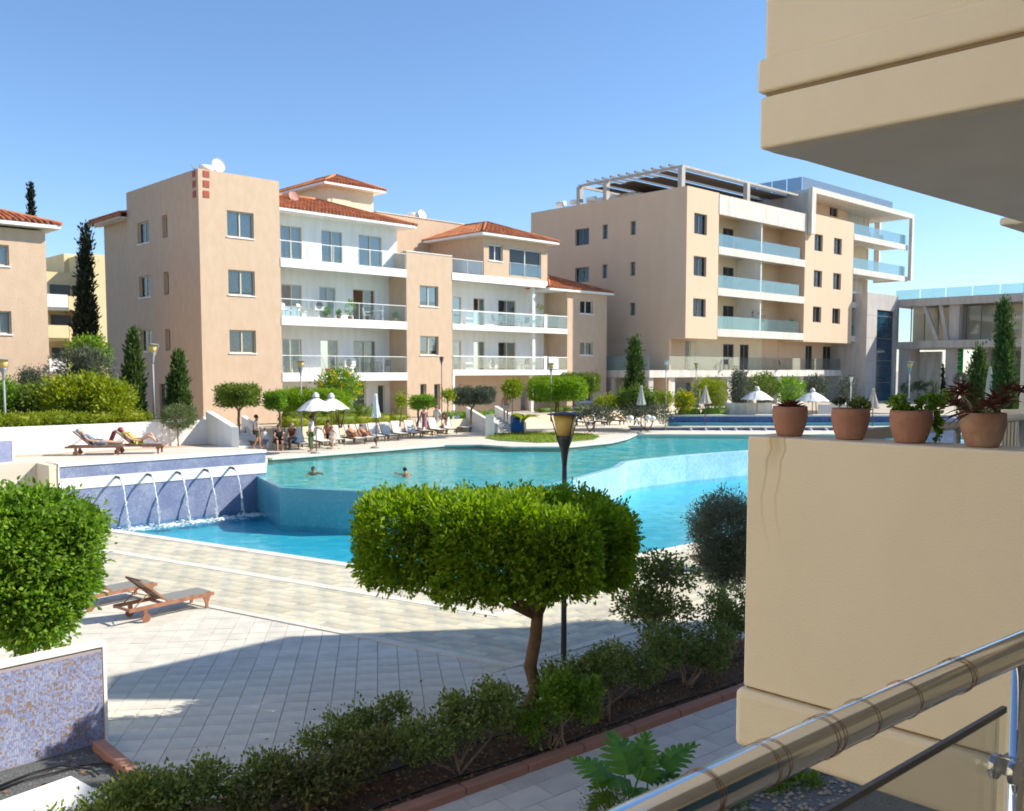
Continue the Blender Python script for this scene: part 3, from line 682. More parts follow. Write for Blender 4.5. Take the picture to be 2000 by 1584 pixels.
# ================================================================ BUILDING A (tiled-roof apartments)
bA=empty('apartment_building',A.w(0,0,0),A.a); tag(bA,'sand coloured four storey apartment building with terracotta roofs and white balconies','building')
fx=lambda px,py,y=0: A.front(px,py,y)
s1=fx(549,600)[0]; s2=fx(794,600)[0]; s3=fx(883,610)[0]; s4=fx(1108,640)[0]; s5=fx(1185,640)[0]
zt1=fx(388,329)[1]; tB,_=A.left(250,500); 
FX=Face('x',0)
def holeF(x0,x1,y0,y1,y=0,f=A):
    a,zt=f.front(x0,y0,y); b,_=f.front(x1,y0,y); _,zb=f.front((x0),y1,y); return (a,b,zb,zt)
def holeL(x0,x1,y0,y1,x=0,f=A):
    a,zt=f.left(x1,y0,x); b,_=f.left(x0,y0,x); _,zb=f.left(x1,y1,x); return (min(a,b),max(a,b),zb,zt)
# block 1
hw=[holeF(443,495,410,461),holeF(447,498,526,575),holeF(451,502,644,689)]
hw[1]=(hw[0][0],hw[0][1],hw[1][2],hw[1][3]); hw[2]=(hw[0][0],hw[0][1],hw[2][2],hw[2][3])
hl=[holeL(268,288,431,473),holeL(271,293,537,579),holeL(274,293,643,686)]; hl=[(hl[1][0],hl[1][1],h[2],h[3]) for h in hl]
hs_=[holeL(315,324.5,419,464),holeL(319,329,530,575),holeL(322,331.5,642,685)]; hs_=[(hs_[1][0],hs_[1][1],h[2],h[3]) for h in hs_]
hd=[holeL(311,332,750,800)]; hd=[(hd[0][0],hd[0][1],0,hd[0][3])]
red=[]
mb=MB(); wall(mb,FX,0,s1,0,zt1,.3,hw); wall(mb,Face('y',0),.3,tB,0,zt1,.3,hl+hs_+hd)
mb.box(s1-.3,s1,.3,tB,0,zt1); mb.box(.3,s1-.3,tB-.3,tB,0,zt1); mb.box(.3,s1-.3,.3,tB-.3,zt1-.5,zt1-.3)
mb.build('wall',M_stucco,bA)
for i,h in enumerate(hw): window(bA,FX,*h,cm=M_curt if i==0 else M_curt2,cfrac=(1,.9,.95)[i])
for i,h in enumerate(hl): window(bA,Face('y',0),*h,cm=M_curt)
for h in hs_: window(bA,Face('y',0),*h,leafs=1,sill=False,fm=M_frame,rec=.2)
window(bA,Face('y',0),*hd[0],leafs=1,sill=False,fm=M_wood,gm=M_gdark,name='door')
for x in (388,):
    for py in ((333,345),(352,365),(372,385)):
        h=holeF(396.5,408.5,*py); t=MB(); t.box(h[0],h[1],-.03,.01,h[2],h[3]); t.build('tile',M_redt,bA)
        h2=(h[0],h[1]); t=MB(); t.box(-.03,.01,h[0],h[1],h[2],h[3]); t.build('tile',M_redt,bA)
# rear part of left side
t2,_=A.left(206,550,.35); zt2=A.left(250,421,.35)[1]
mb=MB(); wall(mb,Face('y',.35),tB+.002,t2,0,zt2,.3,()); mb.box(.65,8,t2-.3,t2,0,zt2); mb.build('wall',M_stucco,bA)
rr=MB(); zz=zt2+.02; x0=-.45; x1=7; y0=tB+.01; y1=t2+.6
rr.add([(x0,y0,zz),(x0,y1,zz),(x1,y1,zz+1.4),(x1,y0,zz+1.4)],[(0,3,2,1)]); rr.box(x0,x0+.1,y0,y1,zz-.25,zz-.01)
k=y0+.15
while k<y1:
    rr.tube([(x0-.03,k,zz+.04),(x1,k,zz+1.44)],.08,6); k+=.27
rr.build('roof',M_roof,bA); MB().box(x0,.34,y0,y1,zz-.28,zz-.24).build('eave',M_white,bA)
# bay 1
REC=1.9
zs=[fx(552,728)[1],fx(550,617)[1],fx(548,503)[1]]; FH=.52
for i,z in enumerate(zs):
    b=MB(); b.box(s1+.002,s2-.002,-.04,.12,z-FH,z); b.box(s1+.002,s2-.002,.122,REC-.002,z-.28,z-.06)
    bo=b.build('balcony',M_white,bA)
    railing(bo,FX,s1+.02,s2-.02,z,1.05,posts=6,d=.05)
doors=[[(551,589),(625,660),(690,733)],[(549,589),(623,655),(689,732)],[(547,589),(627,668),(700,745)]]
zfl=[0]+[z-.06 for z in zs]
dh=[]
for lv in range(3):
    for j,(a,b) in enumerate(doors[lv]):
        yy=(640,540,430)[lv]; rec=REC if lv<2 else 1.3
        xa=max(fx(a,yy,rec)[0],s1+.05); xb=fx(b,yy,rec)[0]; dh.append((lv,j,xa,xb))
zR=fx(793,437,-.1)[1]
gd0=[holeF(579,600,755,800,REC),holeF(690,715,745,820,REC),holeF(738,752,752,800,REC)]
mb=MB()
hh=[(a,b,zfl[lv+1]+.0,zfl[lv+1]+2.15) for lv,j,a,b in dh if lv<2]+[(g[0],g[1],0,g[3]) for g in gd0]
wall(mb,Face('x',REC),s1,s2+.0,0,zs[2]-.30,.25,hh)
wall(mb,Face('x',1.3),s1,fx(775,480,1.3)[0],zs[2]-.055,zR-.1,.25,[(a,b,zfl[3],zfl[3]+2.2) for lv,j,a,b in dh if lv==2])
xr=fx(775,480,1.3)[0]; mb.box(xr-.25,xr,1.55,8,zs[2]-.055,zR-.1)
mb.build('recess_wall',M_white,bA)
MB().box(xr,s2,1.4,8,zs[2]-.30,zs[2]-.06).build('terrace_slab',M_conc,bA)
MB().box(s1+.01,s2-.01,REC+.26,8,zs[0]-.3,zs[0]-.06).build('floor_slab',M_conc,bA); MB().box(s1+.01,s2-.01,REC+.26,8,zs[1]-.3,zs[1]-.06).build('floor_slab',M_conc,bA)
for lv,j,a,b in dh:
    f=Face('x',REC if lv<2 else 1.3)
    window(bA,f,a,b,zfl[lv+1],zfl[lv+1]+(2.15 if lv<2 else 2.2),cm=(M_curt if lv==2 else (None if (lv,j) in ((1,0),(1,2)) else M_curt2)),sill=False,rec=.06,open_=(lv,j) in ((1,2),(0,1),(1,0)),name='balcony_door')
for g in gd0: window(bA,Face('x',REC),g[0],g[1],.0,g[3],leafs=1,sill=False,gm=M_gdark,fm=M_cream,name='door')
hip_roof(bA,s1-1,xr+.1,.86,9,zR+.02,R_(19),over=.75)
# block 2
zt3=fx(794,491)[1]; h2=[holeF(820,856,557,597),holeF(821,857,656,693)]; h2=[(h2[0][0],h2[0][1],h[2],h[3]) for h in h2]
h3=[holeF(821,833,750,800),holeF(848,860,750,800)]
mb=MB(); wall(mb,FX,s2,s3,0,zt3,.3,h2+h3); mb.box(s2,s2+.3,.3,8,0,zt3); mb.box(s3-.3,s3,.3,8,0,zt3); mb.box(s2+.3,s3-.3,.3,8,zt3-.45,zt3-.25); mb.box(s2+.3,s3-.3,7.7,8,0,zt3-.45); mb.build('wall',M_stucco,bA)
MB().box(s2-.03,s3+.02,-.04,.34,zt3+.002,zt3+.06).build('coping',M_white,bA)
for h in h2: window(bA,FX,*h,cm=M_curt,cfrac=.8)
for h in h3: window(bA,FX,*h,leafs=1,sill=False,rec=.22,gm=M_gdark)
# bay 2
za=[fx(884,722)[1],fx(884,632)[1],fx(884,532)[1]]; sP=fx(1069,550)[0]; sQ=fx(945,520)[0]; FH2=.40
for i,z in enumerate(za):
    xe=s4 if i<2 else sP
    b=MB(); b.box(s3+.002,xe-.002,-.04,.12,z-(FH2 if i<2 else .5),z); b.box(s3+.002,xe-.002,.122,REC+.2,z-.28,z-.06); bo=b.build('balcony',M_white,bA)
    if i<2:
        sc=fx(1065,620)[0]; railing(bo,FX,s3+.02,sc-.15,z,.98,posts=4,d=.0,rail=.09,rw=.1); railing(bo,FX,sc+.17,s4-.02,z,.98,posts=2,d=.0,rail=.07,rw=.1)
        MB().box(sc-.15,sc+.15,-.05,.22,z+.001,z+1.02).build('pier',M_white,bo)
    else: railing(bo,FX,s3+.02,sQ-.05,z,.98,posts=3,d=.05)
for i in (0,1):
    c=fx(1040,640 if i else 700,.5)[0]; MB().box(c-.14,c+.14,.35,.6,za[i]-.05,za[i+1]-.29).build('column',M_white,bA)
c=fx(881,760)[0]; MB().box(s3+.003,s3+.2,-.03,.15,0,za[0]-FH2-.002).build('column',M_white,bA)
c=fx(1038,780,.3)[0]; MB().box(c-.12,c+.12,.2,.45,0,za[0]-FH2).build('column',M_white,bA)
R2=2.1; dd=[]
for lv,yy in ((0,690),(1,600)):
    for j,(a,b) in enumerate(((885,901),(925,947),(973,1007))):
        dd.append((max(fx(a,yy,R2)[0],s3+.05),fx(b,yy,R2)[0],za[lv]-.06,za[lv]+2.1,lv,j))
xw=fx(1062,640,R2)[0]; gx=[holeF(1040,1058,760,800,R2)]
mb=MB(); wall(mb,Face('x',R2),s3,xw,za[0]-.3,za[2]-.3,.25,[d[:4] for d in dd]); mb.build('recess_wall',M_white,bA)
mb=MB(); h4=[holeF(1085,1093,585,634,R2),holeF(1072,1092,666,722,R2)]; wall(mb,Face('x',R2),xw,s5-.3,0,za[2]+.2,.25,[(h[0],h[1],h[2],h[3]) for h in h4]); 
h5=[holeF(1017,1030,755,820,R2)]
wall(mb,Face('x',R2),s3,xw,0,za[0]-.31,.25,[(h5[0][0],h5[0][1],0,h5[0][3])]); mb.build('recess_wall',M_stucco,bA)
for h in h4: window(bA,Face('x',R2),*h,leafs=1,sill=False,gm=M_gdark)
for a,b,z0_,z1_,lv,j in dd: window(bA,Face('x',R2),a,b,z0_,z1_,cm=M_curt2 if j!=1 and (lv,j)!=(0,2) else None,sill=False,rec=.06,leafs=1 if j==0 else 2,open_=(j==1),name='balcony_door')
for z in za: MB().box(s3,s4,R2+.26,8,z-.3,z-.06).build('floor_slab',M_conc,bA)
# block 3
zE=fx(1070,561,-.3)[1]; zt4=zE-.1; h6=[holeF(1133,1158,586,612),holeF(1132,1156,667,693),holeF(1138,1157,768,785)]; h6=[(h6[0][0],h6[0][1],h[2],h[3]) for h in h6]
mb=MB(); wall(mb,FX,s4,s5,0,zt4,.3,h6); mb.box(s4,s4+.3,.3,R2,0,zt4); mb.box(s5-.3,s5,.3,8,0,zt4); mb.build('wall',M_stucco,bA)
for h in h6: window(bA,FX,*h,cm=M_curt2,fm=M_framew)
hip_roof(bA,sP+.35,s5,.1,8,zE,R_(19),over=.5)
# penthouse
zP=fx(945,453,-.5)[1]; h7=[holeF(955,982,477,508),holeF(995,1057,484,538)]; z2_=za[2]
mb=MB(); wall(mb,FX,sQ,sP,z2_+.002,zP-.12,.3,h7); mb.box(sQ,sQ+.3,.3,8,z2_,zP-.12); mb.box(sP-.3,sP,.3,8,z2_,zP-.12); mb.box(sQ+.3,sP-.3,7.7,8,z2_,zP-.12); mb.build('wall',M_stucco,bA)
window(bA,FX,*h7[0],cm=None,fm=M_framew); wo=window(bA,FX,*h7[1],cm=M_curt,sill=False,fm=M_framew,rec=.1)
railing(wo,FX,h7[1][0],h7[1][1],h7[1][2],.95,posts=3,d=-.02,rail=.02)
hip_roof(bA,sQ,sP,.05,9,zP,R_(20),over=.7)
# rear upper volume and stair tower
x5=fx(735,470,6)[0]; zb=fx(735,414,6)[1]; x6=fx(905,470,6)[0]
MB().box(x5,x6+3,6,12,8,zb).build('rear_wall',M_stucco,bA); MB().box(x5-.02,x6+3.02,5.95,12.05,zb+.002,zb+.06).build('coping',M_cream,bA)
ty=7.5; tx0=fx(640,400,ty)[0]; tx1=fx(729,400,ty)[0]; tz=fx(634,353,ty-.6)[1]
MB().box(tx0,tx1,ty,ty+6.5,8,tz-.14).build('stair_tower',M_cream,bA)
MB().box(tx0+.35,tx0+1.9,ty-.04,ty+.01,8.5,tz-.9).build('panel',M_cream,bA)
hip_roof(bA,tx0,tx1,ty,ty+6.5,tz,R_(22),over=.7)
def dish(px,py,fr,y,r,label,m):
    x,z=fr.front(px,py,y); p=fr.w(x,y,z); t=empty('satellite_dish',(p.x,p.y,p.z-r*1.3),0,label,'satellite dish')
    d=MB(); prof=[(r*k/6,.25*r*(k/6)**2) for k in range(7)]+[(r*.98,.26*r)]; d.lathe(prof,seg=18); d.xf(Matrix.Translation((0,0,r*1.3))@Matrix.Rotation(R_(45),4,'Z')@Matrix.Rotation(R_(75),4,'X')); d.build('dish',m,t)
    MB().tube([(0,.1,-.1),(0,.1,r*1.2)],.03,6).build('mast',M_pole,t); MB().tube([(0,-.1,r*.7),(0,-r*.9,r*1.3)],.015,5).build('arm',M_pole,t)
dish(426,324,A,1.5,.42,'white satellite dish on the flat roof of the tall corner block',M_white)
dish(573,384,A,3.2,.38,'reddish satellite dish on the tiled roof beside the stair tower',plain('dish_red',(.55,.3,.25)))
dish(824,420,A,6.5,.42,'white satellite dish on the rear flat roof of the tiled building',M_white)
def aircon(fr,px,py,y,label):
    x,z=fr.front(px,py,y); t=empty('air_conditioner',fr.w(x,y,z),fr.a,label,'air conditioner'); MB().box(0,.85,-.32,-.02,0,.6).build('case',M_white,t,bevel=.015); MB().disc((.32,-.325,.3),.23,(0,1,0),.02,18).build('fan_grille',M_frameg,t)
aircon(A,610,606,1.88,'air conditioner standing at the back wall of the second floor left balcony'); aircon(A,668,718,1.88,'air conditioner at the back wall of the first floor left balcony'); aircon(A,951,720,2.08,'air conditioner at the back wall of the first floor right balcony')
# solar heater tank
x,z=A.front(405,326,2.2); p=A.w(x,2.2,z); o=empty('water_heater',p,A.a,'white solar water heater tank on the corner block roof','water heater'); MB().tube([(-.45,0,-.05),(.35,0,-.05)],.17,12).build('tank',M_white,o); MB().bar((-.7,.1,-.3),(-.7,.5,.1),.05,.05).build('stand',M_pole,o)
x,z=A.front(812,421,6.8); p=A.w(x,6.8,z); o=empty('water_heater',p,A.a,'white solar water heater tank beside the rear roof dish','water heater'); MB().tube([(-.6,0,.0),(.4,0,.0)],.22,12).build('tank',M_white,o); MB().bar((-.5,0,-.4),(-.5,0,0),.05,.05).build('stand',M_pole,o)

# ================================================================ BUILDING B (modern block)
bB=empty('apartment_building',B.w(0,0,0),B.a); tag(bB,'modern peach apartment block with concrete balconies teal glass and rooftop pergola','building')
fb=lambda px,py,y=0: B.front(px,py,y)
b1=fb(1403,500)[0]; b2=fb(1572,520)[0]; b3=fb(1666,520)[0]; b4=fb(1772,520)[0]
zT=fb(1340,362)[1]; zBt=fb(1334,660)[1]; yL,_=B.left(1037,500)
z5=5.2-1.6   # first floor level
hb=[holeF(1357,1381,415,456,f=B),holeF(1355,1380,499,538,f=B),holeF(1353,1378,582,618,f=B)]; hb=[(hb[1][0],hb[1][1],h[2],h[3]) for h in hb]
LL=lambda *a: holeL(*a,f=B)
h8=[LL(1123.5,1150.7,444.5,477),LL(1123,1149,521,550)]; h8=[(h8[0][0],h8[0][1],h[2],h[3]) for h in h8]
h9=[LL(1177,1187,438,466),LL(1175.5,1186,516,543)]; h9=[(h9[0][0],h9[0][1],h[2],h[3]) for h in h9]
h10=[LL(1232,1241.7,431,458),LL(1231,1241,511,538),LL(1230,1239,591,616)]; h10=[(h10[1][0],h10[1][1],h[2],h[3]) for h in h10]
mb=MB(); wall(mb,FX,0,b1,zBt,zT,.3,hb); wall(mb,Face('y',0),.3,yL,zBt,zT,.3,h8+h9+h10); mb.box(.3,b1-.3,.3,1.6,zBt,zBt+.25); mb.box(b1-.3,b1,.3,6,zBt+.25,zT)
wall(mb,Face('y',.02),1.6,yL,0,zBt-.002,.3,()); mb.box(.3,b2,.3,yL,zT-1.3,zT-1.1)
mb.build('wall',M_stuccoB,bB)
for h in hb: window(bB,FX,*h,cm=M_curt,fm=M_frameg,sill=False,rec=.2)
for h in h8: window(bB,Face('y',0),*h,cm=M_curt,fm=M_frameg,sill=False,rec=.2)
for h in h9+h10: window(bB,Face('y',0),*h,leafs=1,fm=M_frameg,sill=False,rec=.2,gm=M_gdark)
# balcony bay
RB=2.6; cols=M_concW
lv=[fb(1403,722)[1],fb(1404,643)[1],fb(1404,566)[1],fb(1405,485)[1],fb(1405,415)[1]]
lv=[z5+3.39*i for i in range(5)]
for i in (1,2,3):
    b=MB(); b.box(b1+.002,b2-.002,-.03,.15,lv[i]-.62,lv[i]+.02); b.box(b1+.002,b2-.002,.152,RB,lv[i]-.3,lv[i]-.02); bo=b.build('balcony',cols,bB)
    m=(b1+b2)/2-.1; 
    for g0_,g1_ in ((b1+.05,m-.05),(m+.05,b2-.6)):
        n=4
        for q in range(n):
            g=MB(); u0=g0_+(g1_-g0_)*q/n+.01; u1=g0_+(g1_-g0_)*(q+1)/n-.01; g.box(u0,u1,.20,.215,lv[i]+.03,lv[i]+1.1); g.build('glass_panel',M_teal,bo)
    MB().box(m-.06,m+.06,.22,RB-.01,lv[i],lv[i+1]-.31).build('divider',M_white,bo)
pt=fb(1404,379)[1]; pb=fb(1404,425)[1]
MB().box(b1+.002,b2-.002,-.05,.2,lv[4]-.75,pt).build('parapet',cols,bB); MB().box(b1+.002,b2-.002,.2,RB+4,lv[4]-.3,lv[4]-.02).build('roof_slab',cols,bB)
mb=MB(); dr=[]
for i in (0,1,2,3):
    for a,b in ((1412,1433),(1445,1462),(1496,1516)):
        yy=700-80*i; dr.append((fb(a,yy,RB)[0],fb(b,yy,RB)[0],lv[i]-.0,lv[i]+2.3,i))
wall(mb,Face('x',RB),b1-.3,b2-2.9,lv[0]-.3,lv[4]-.3,.25,[d[:4] for d in dr]); mb.build('recess_wall',M_cream,bB)
mb=MB(); wall(mb,Face('x',RB),b2-2.9,b2,lv[0]-.3,lv[4]-.3,.25,()); mb.build('recess_wall',M_stuccoB,bB)
for a,b,c_,d_,i in dr: window(bB,Face('x',RB),a,b,c_,d_,fm=M_frameg,sill=False,rec=.05,cm=M_curt if b-a>.8 else None,gm=M_glass,name='balcony_door')
for i in range(1,5): MB().box(b1,b3,RB+.26,10,lv[i]-.3,lv[i]-.02).build('floor_slab',M_conc,bB)
# block 2 of B
zt=fb(1590,417)[1]; zb_=fb(1570,667)[1]
hb2=[holeF(1591,1607,489-33,489,f=B),holeF(1589.6,1606,527,560,f=B),holeF(1587,1603,598,629,f=B)]; hb2=[(hb2[1][0],hb2[1][1],h[2],h[3]) for h in hb2]
hb3=[(h[0]+fb(1628,530)[0]-fb(1590,530)[0],h[1]+fb(1628,530)[0]-fb(1590,530)[0],h[2],h[3]) for h in hb2]
mb=MB(); wall(mb,FX,b2,b3,zb_,zt,.3,hb2+hb3); mb.box(b2,b2+.3,.3,6,zb_,zt); mb.box(b3-.3,b3,.3,6,zb_,zt); mb.box(b2+.3,b3-.3,.3,1.6,zb_,zb_+.25); mb.box(b2+.3,b3-.3,.3,6,zt-.3,zt-.05); mb.build('wall',M_stuccoB,bB)
for h in hb2+hb3: window(bB,FX,*h,cm=M_curt,fm=M_frameg,sill=False,rec=.2)
# concrete frame round top right
f0=fb(1578,380)[0]; f1=fb(1778,420)[0]; zf=fb(1579,366)[1]; zlow=fb(1590,460)[1]; zfr=fb(1770,548)[1]
MB().box(f0-.0,f0+.75,-.45,-.052,zlow,zf).build('concrete_frame',cols,bB); MB().box(f0-.0,f0+.75,-.052,7,zt+.01,zf-.5).build('frame_wall',M_conc,bB)
MB().box(f0+.752,f1-.45,-.45,7,zf-.5,zf).build('frame_beam',cols,bB)
MB().box(f1-.45,f1,-.45,-.1,zfr,zf).build('frame_post',cols,bB); MB().box(f1-.45,f1,3.2,3.8,zfr,zf-.5).build('frame_post',cols,bB); MB().box(f1-.449,f1-.001,-.1,3.2,zfr,zfr+.35).build('frame_sill',cols,bB)
MB().box(f1-3.6,f1-3.0,3.2,3.8,lv[2],zf-.5).build('frame_post',M_stuccoB,bB)
# top recess
mb=MB(); hh=holeF(1621,1637,392,421,2.2,f=B); wall(mb,Face('x',2.2),f0+.75,fb(1655,400,2.2)[0],zt-.05,zf-.5,.25,[hh]); mb.build('recess_wall',M_stuccoB,bB); window(bB,Face('x',2.2),*hh,fm=M_frameg,cm=M_curt,sill=False)
mb=MB(); xx0=fb(1655,400,2.2)[0]; xx1=fb(1735,430,4)[0]
for i in (0,1,2,3,4):
    mb=MB(); z0_=lv[i]; z1_=(lv[i+1]-.31) if i<4 else zf-.5; d0=b3+1.2; d1=b3+3.2; xe=(b4-3.5) if i>=3 else b4-4.2
    hh=(d0,min(d1,xe-.3),z0_,z0_+2.3); wall(mb,Face('x',RB+.4),b3,xe,z0_,z1_,.25,[hh]); mb.build('recess_wall',M_cream if i%2 else M_concW,bB); window(bB,Face('x',RB+.4),*hh,fm=M_frameg,sill=False,gm=M_glass,rec=.05,cm=M_curt,name='balcony_door')
for i,xe in ((4,f1-.46),(3,f1-.46),(2,fb(1697,590)[0]),(1,fb(1697,660)[0])):
    b=MB(); b.box(b3+.002,xe,-.03,.15,lv[i]-.55,lv[i]+.02); b.box(b3+.002,xe,.152,RB+.4,lv[i]-.3,lv[i]-.02); bo=b.build('balcony',cols,bB)
    n=5 if i>2 else 2
    for q in range(n):
        g=MB(); u0=b3+.1+(xe-b3-.1)*q/n; u1=b3+.08+(xe-b3-.1)*(q+1)/n; g.box(u0,u1,.20,.215,lv[i]+.03,lv[i]+1.1); g.build('glass_panel',M_teal,bo)
M_scr=glassmat('screen_glass',(.62,.66,.72),.30,.1,.6)
for q in range(9):
    u0=f0+.8+(f1-3-f0)*q/9; u1=f0+.78+(f1-3-f0)*(q+1)/9; g=MB(); g.box(u0,u1,1.0,1.015,zf+.002,zf+1.25); g.build('roof_screen',M_scr,bB)
for q in range(4):
    g=MB(); g.box(f0+.79,f0+.8,1.1+q*1.6,2.6+q*1.6,zf+.002,zf+1.25); g.build('roof_screen',M_scr,bB)
# first floor set back storey and podium
pod=MB(); px0=-.06; pe=fb(1690,722,1.4)[0]
pod=MB(); pod.box(px0,pe,1.4,2.6,z5-.62,z5-.04); pod.box(px0-2.7,px0-.002,1.4,22,z5-.62,z5-.04); po=pod.build('podium',cols,bB)
n=16
for q in range(n):
    g=MB(); u0=px0+(pe-px0)*q/n+.02; u1=px0+(pe-px0)*(q+1)/n-.02; g.box(u0,u1,1.5,1.515,z5-.03,z5+1.1); g.build('glass_panel',M_bal,po)
for q in range(8):
    g=MB(); g.box(px0-2.65,px0-2.635,1.5+q*2.3,3.75+q*2.3,z5-.03,z5+1.1); g.build('glass_panel',M_teal,po)
hf=[holeF(1337,1359,662,722,2.6,f=B)]; hf=[(hf[0][0],hf[0][1],z5,z5+2.4)]
hg=[(fb(a,700,2.6)[0],fb(b,700,2.6)[0],z5,z5+2.4) for a,b in ((1572,1585),(1606,1622),(1632,1656))]
mb=MB(); wall(mb,Face('x',2.55),.35,b1-.35,z5-.02,zBt+.1,.25,hf); mb.build('setback_wall',M_stuccoB,bB); mb=MB(); wall(mb,Face('x',2.55),b2,pe,z5-.02,zb_+.1,.25,hg); mb.build('setback_wall',M_stuccoB,bB)
for h in hf+hg: window(bB,Face('x',2.55),*h,fm=M_frameg,sill=False,cm=M_curt,rec=.05,name='balcony_door')
# ground storey: dark openings between pillars
mb=MB(); mb.box(-2,pe,5.5,5.8,0,z5-.63)
mb.build('ground_wall',M_conc,bB)
x=.1
for x in np.linspace(.3,pe-.5,9): MB().box(x,x+.7,1.7,2.4,0,z5-.625).build('pillar',M_concW,bB)
MB().box(-2.6,-2.0,1.6,2.2,0,z5-.625).build('pillar',M_conc,bB)
for q in range(5): o=MB().box(1.5+q*4.2,4.2+q*4.2,5.40,5.495,.1,2.4).build('shopfront',M_gdark,bB)
MB().box(px0-2.5,-.2,5.5,20,0,z5-.63).build('ground_wall',M_conc,bB); MB().box(px0-2.56,px0-2.502,7,9.5,0,2.3).build('doorway',M_dark,bB); 
# pergola on roof
pg=empty('pergola',B.w(0,0,zT-1.6+1.6),B.a); tag(pg,'steel and timber pergola with dark slatted shade on the modern block roof','pergola')
pz=fb(1375,333,1.0)[1]-zT; Bx=lambda x,y,z:(x,y,z)
yA=.9; yB=B.left(1135,372,1.0)[0]; xB=b2+.5
fm=MB(); fm.box(.6,xB,yA,yA+.22,pz-.17,pz); fm.box(.6,.82,yA+.222,yB,pz-.17,pz); fm.box(.82,xB,yB-.22,yB,pz-.25,pz); fm.build('beam',M_conc,pg)
for x,y in ((.7,yA+.1),(b1+5.8,yA+.1),(.7,yA+8),(.7,yB-.2),(b1+5.8,yA+8)): MB().box(x-.2,x+.25,y-.1,y+.3,-1.1,pz-.172).build('post',M_conc,pg)
n=11
for q in range(n):
    y=yA+1.0+(yB-yA-1.6)*q/n; b=MB(); b.box(.2,xB+.4,y,y+.12,pz+.002,pz+.16); b.build('rafter',M_frameg,pg)
for q in range(n):
    if q in (2,5,9): continue
    y=yA+1.15+(yB-yA-1.6)*q/n; b=MB(); b.box(.9+random.uniform(0,2),xB-.3,y,y+.95,pz-.12,pz-.08); b.build('slat_panel',plain('shade_slats',(.13,.10,.08)),pg)
c=MB(); c.box(6,13,10,16,-1,1.75); c.box(4,9,8,9.9,-1,1.1); co=c.build('roof_room',M_concW,bB); co.location=(0,0,zT)
for i,(px,py) in enumerate(((1100,399),(1128,395),(1160,390))):
    y,z=B.left(px,py,1.2); p=B.w(1.2,y,z); o=empty('water_heater',p,B.a,('white roof heater furthest left on the modern block','white roof heater in the middle of three on the modern block','white roof heater nearest the pergola on the modern block')[i],'water heater','heaters on the modern block roof'); MB().tube([(-.3,-.5,0),(-.3,.5,0)],.22,10).build('tank',M_white,o); MB().bar((-.3,-.3,-.6),(-.3,-.3,0),.05,.05).build('stand',M_pole,o)
# concrete tower
tyv=-1.2; t0=fb(1694,600,tyv)[0]; t1=fb(1754,600,tyv)[0]; ztw=fb(1700,571,tyv)[1]
tw_=empty('concrete_tower',B.w(t0,tyv,0),B.a); tag(tw_,'grey concrete stair tower with a tall dark blue glass strip','tower')
g0_=fb(1711,700,tyv)[0]-t0; g1_=fb(1744,700,tyv)[0]-t0; gz=fb(1725,606,tyv)[1]; wT=t1-t0
mb=MB(); wall(mb,FX,0,wT,0,ztw,.3,[(g0_,g1_,0.05,gz)]); mb.box(0,.3,.3,6,0,ztw); mb.box(wT-.3,wT,.3,6,0,ztw); mb.box(.3,wT-.3,.3,6,ztw-.3,ztw-.05); mb.build('wall',M_conc,tw_)
n=7
for q in range(n): MB().box(g0_,g1_,.15,.17,.1+(gz-.1)*q/n,.06+(gz-.1)*(q+1)/n).build('glass_panel',M_blueg,tw_)
for q in range(4): MB().box(-.01,wT+.01,-.012,.0,ztw*(q+1)/5-.02,ztw*(q+1)/5+.02).build('joint',M_grout,tw_)
# bridge building: runs from tower towards the camera, along -y of B
PB=B.w(t1+.02,tyv+.6,0); Q=Fr(PB.x,PB.y,1.6,B.a-R_(90)); bQ=empty('bridge_building',Q.w(0,0,0),Q.a); tag(bQ,'grey concrete bridge wing with raking fins and glazed upper floor at right','building')
fq=lambda px,py,y=0: Q.front(px,py,y)
zr=fq(1800,597)[1]; zf_=fq(1800,667)[1]; Lq=16
MB().box(0,Lq,0,9,zr-.0,zr+.75).build('roof_slab',M_conc,bQ); MB().box(0,Lq,0,9,zf_-.75,zf_).build('floor_slab',M_conc,bQ)
xq1=fq(1795,620)[0]
MB().box(xq1,Lq,-1.0,-.002,zr-.1,zr+.62).build('canopy',M_conc,bQ); MB().box(xq1+.4,Lq,-.9,-.002,zf_-.7,zf_+.05).build('ledge',M_conc,bQ)
for q in range(6): MB().box(.1+q*2.6,2.6+q*2.6,.5,.515,zr+.752,zr+1.75).build('glass_panel',M_teal,bQ)
for q in range(11):
    xa=.15+q*1.4; MB().box(xa,xa+.08,1.0,1.1,zf_+.002,zr-.002).build('mullion',M_frameg,bQ); MB().box(xa+.1,xa+1.38,1.04,1.055,zf_+.05,zr-.05).build('pane',M_glass,bQ)
MB().box(.3,Lq,4.5,4.8,zf_,zr).build('rear_wall',M_cream,bQ)
for a,b in ((1806,1832),(1838,1850)):
    xa,_=fq(a,603,-.4); xb,_=fq(b,655,-.4); f=MB(); f.bar((xa,-.45,zr-.1),(xb,-.45,zf_+.05),.35,.3,up=(0,1,0)); f.build('fin',M_conc,bQ)
xa,_=fq(1862,630,-.2); MB().box(xa-.4,xa+.6,-.3,.6,zf_+.05,zr-.1).build('column',M_conc,bQ)
for pxx,w in ((1800,.0),(1856,.9),(1920,.9),(1965,.9)):
    if w: xa,_=fq(pxx,700,.3); MB().box(xa-w/2,xa+w/2,.2,1.0,0,zf_-.755).build('column',M_conc,bQ)
xs0,_=fq(1778,700,3); xs1,_=fq(1838,700,3); MB().box(xs0,xs1,3,3.4,0,zf_-1.0).build('stone_wall',M_concW,bQ)
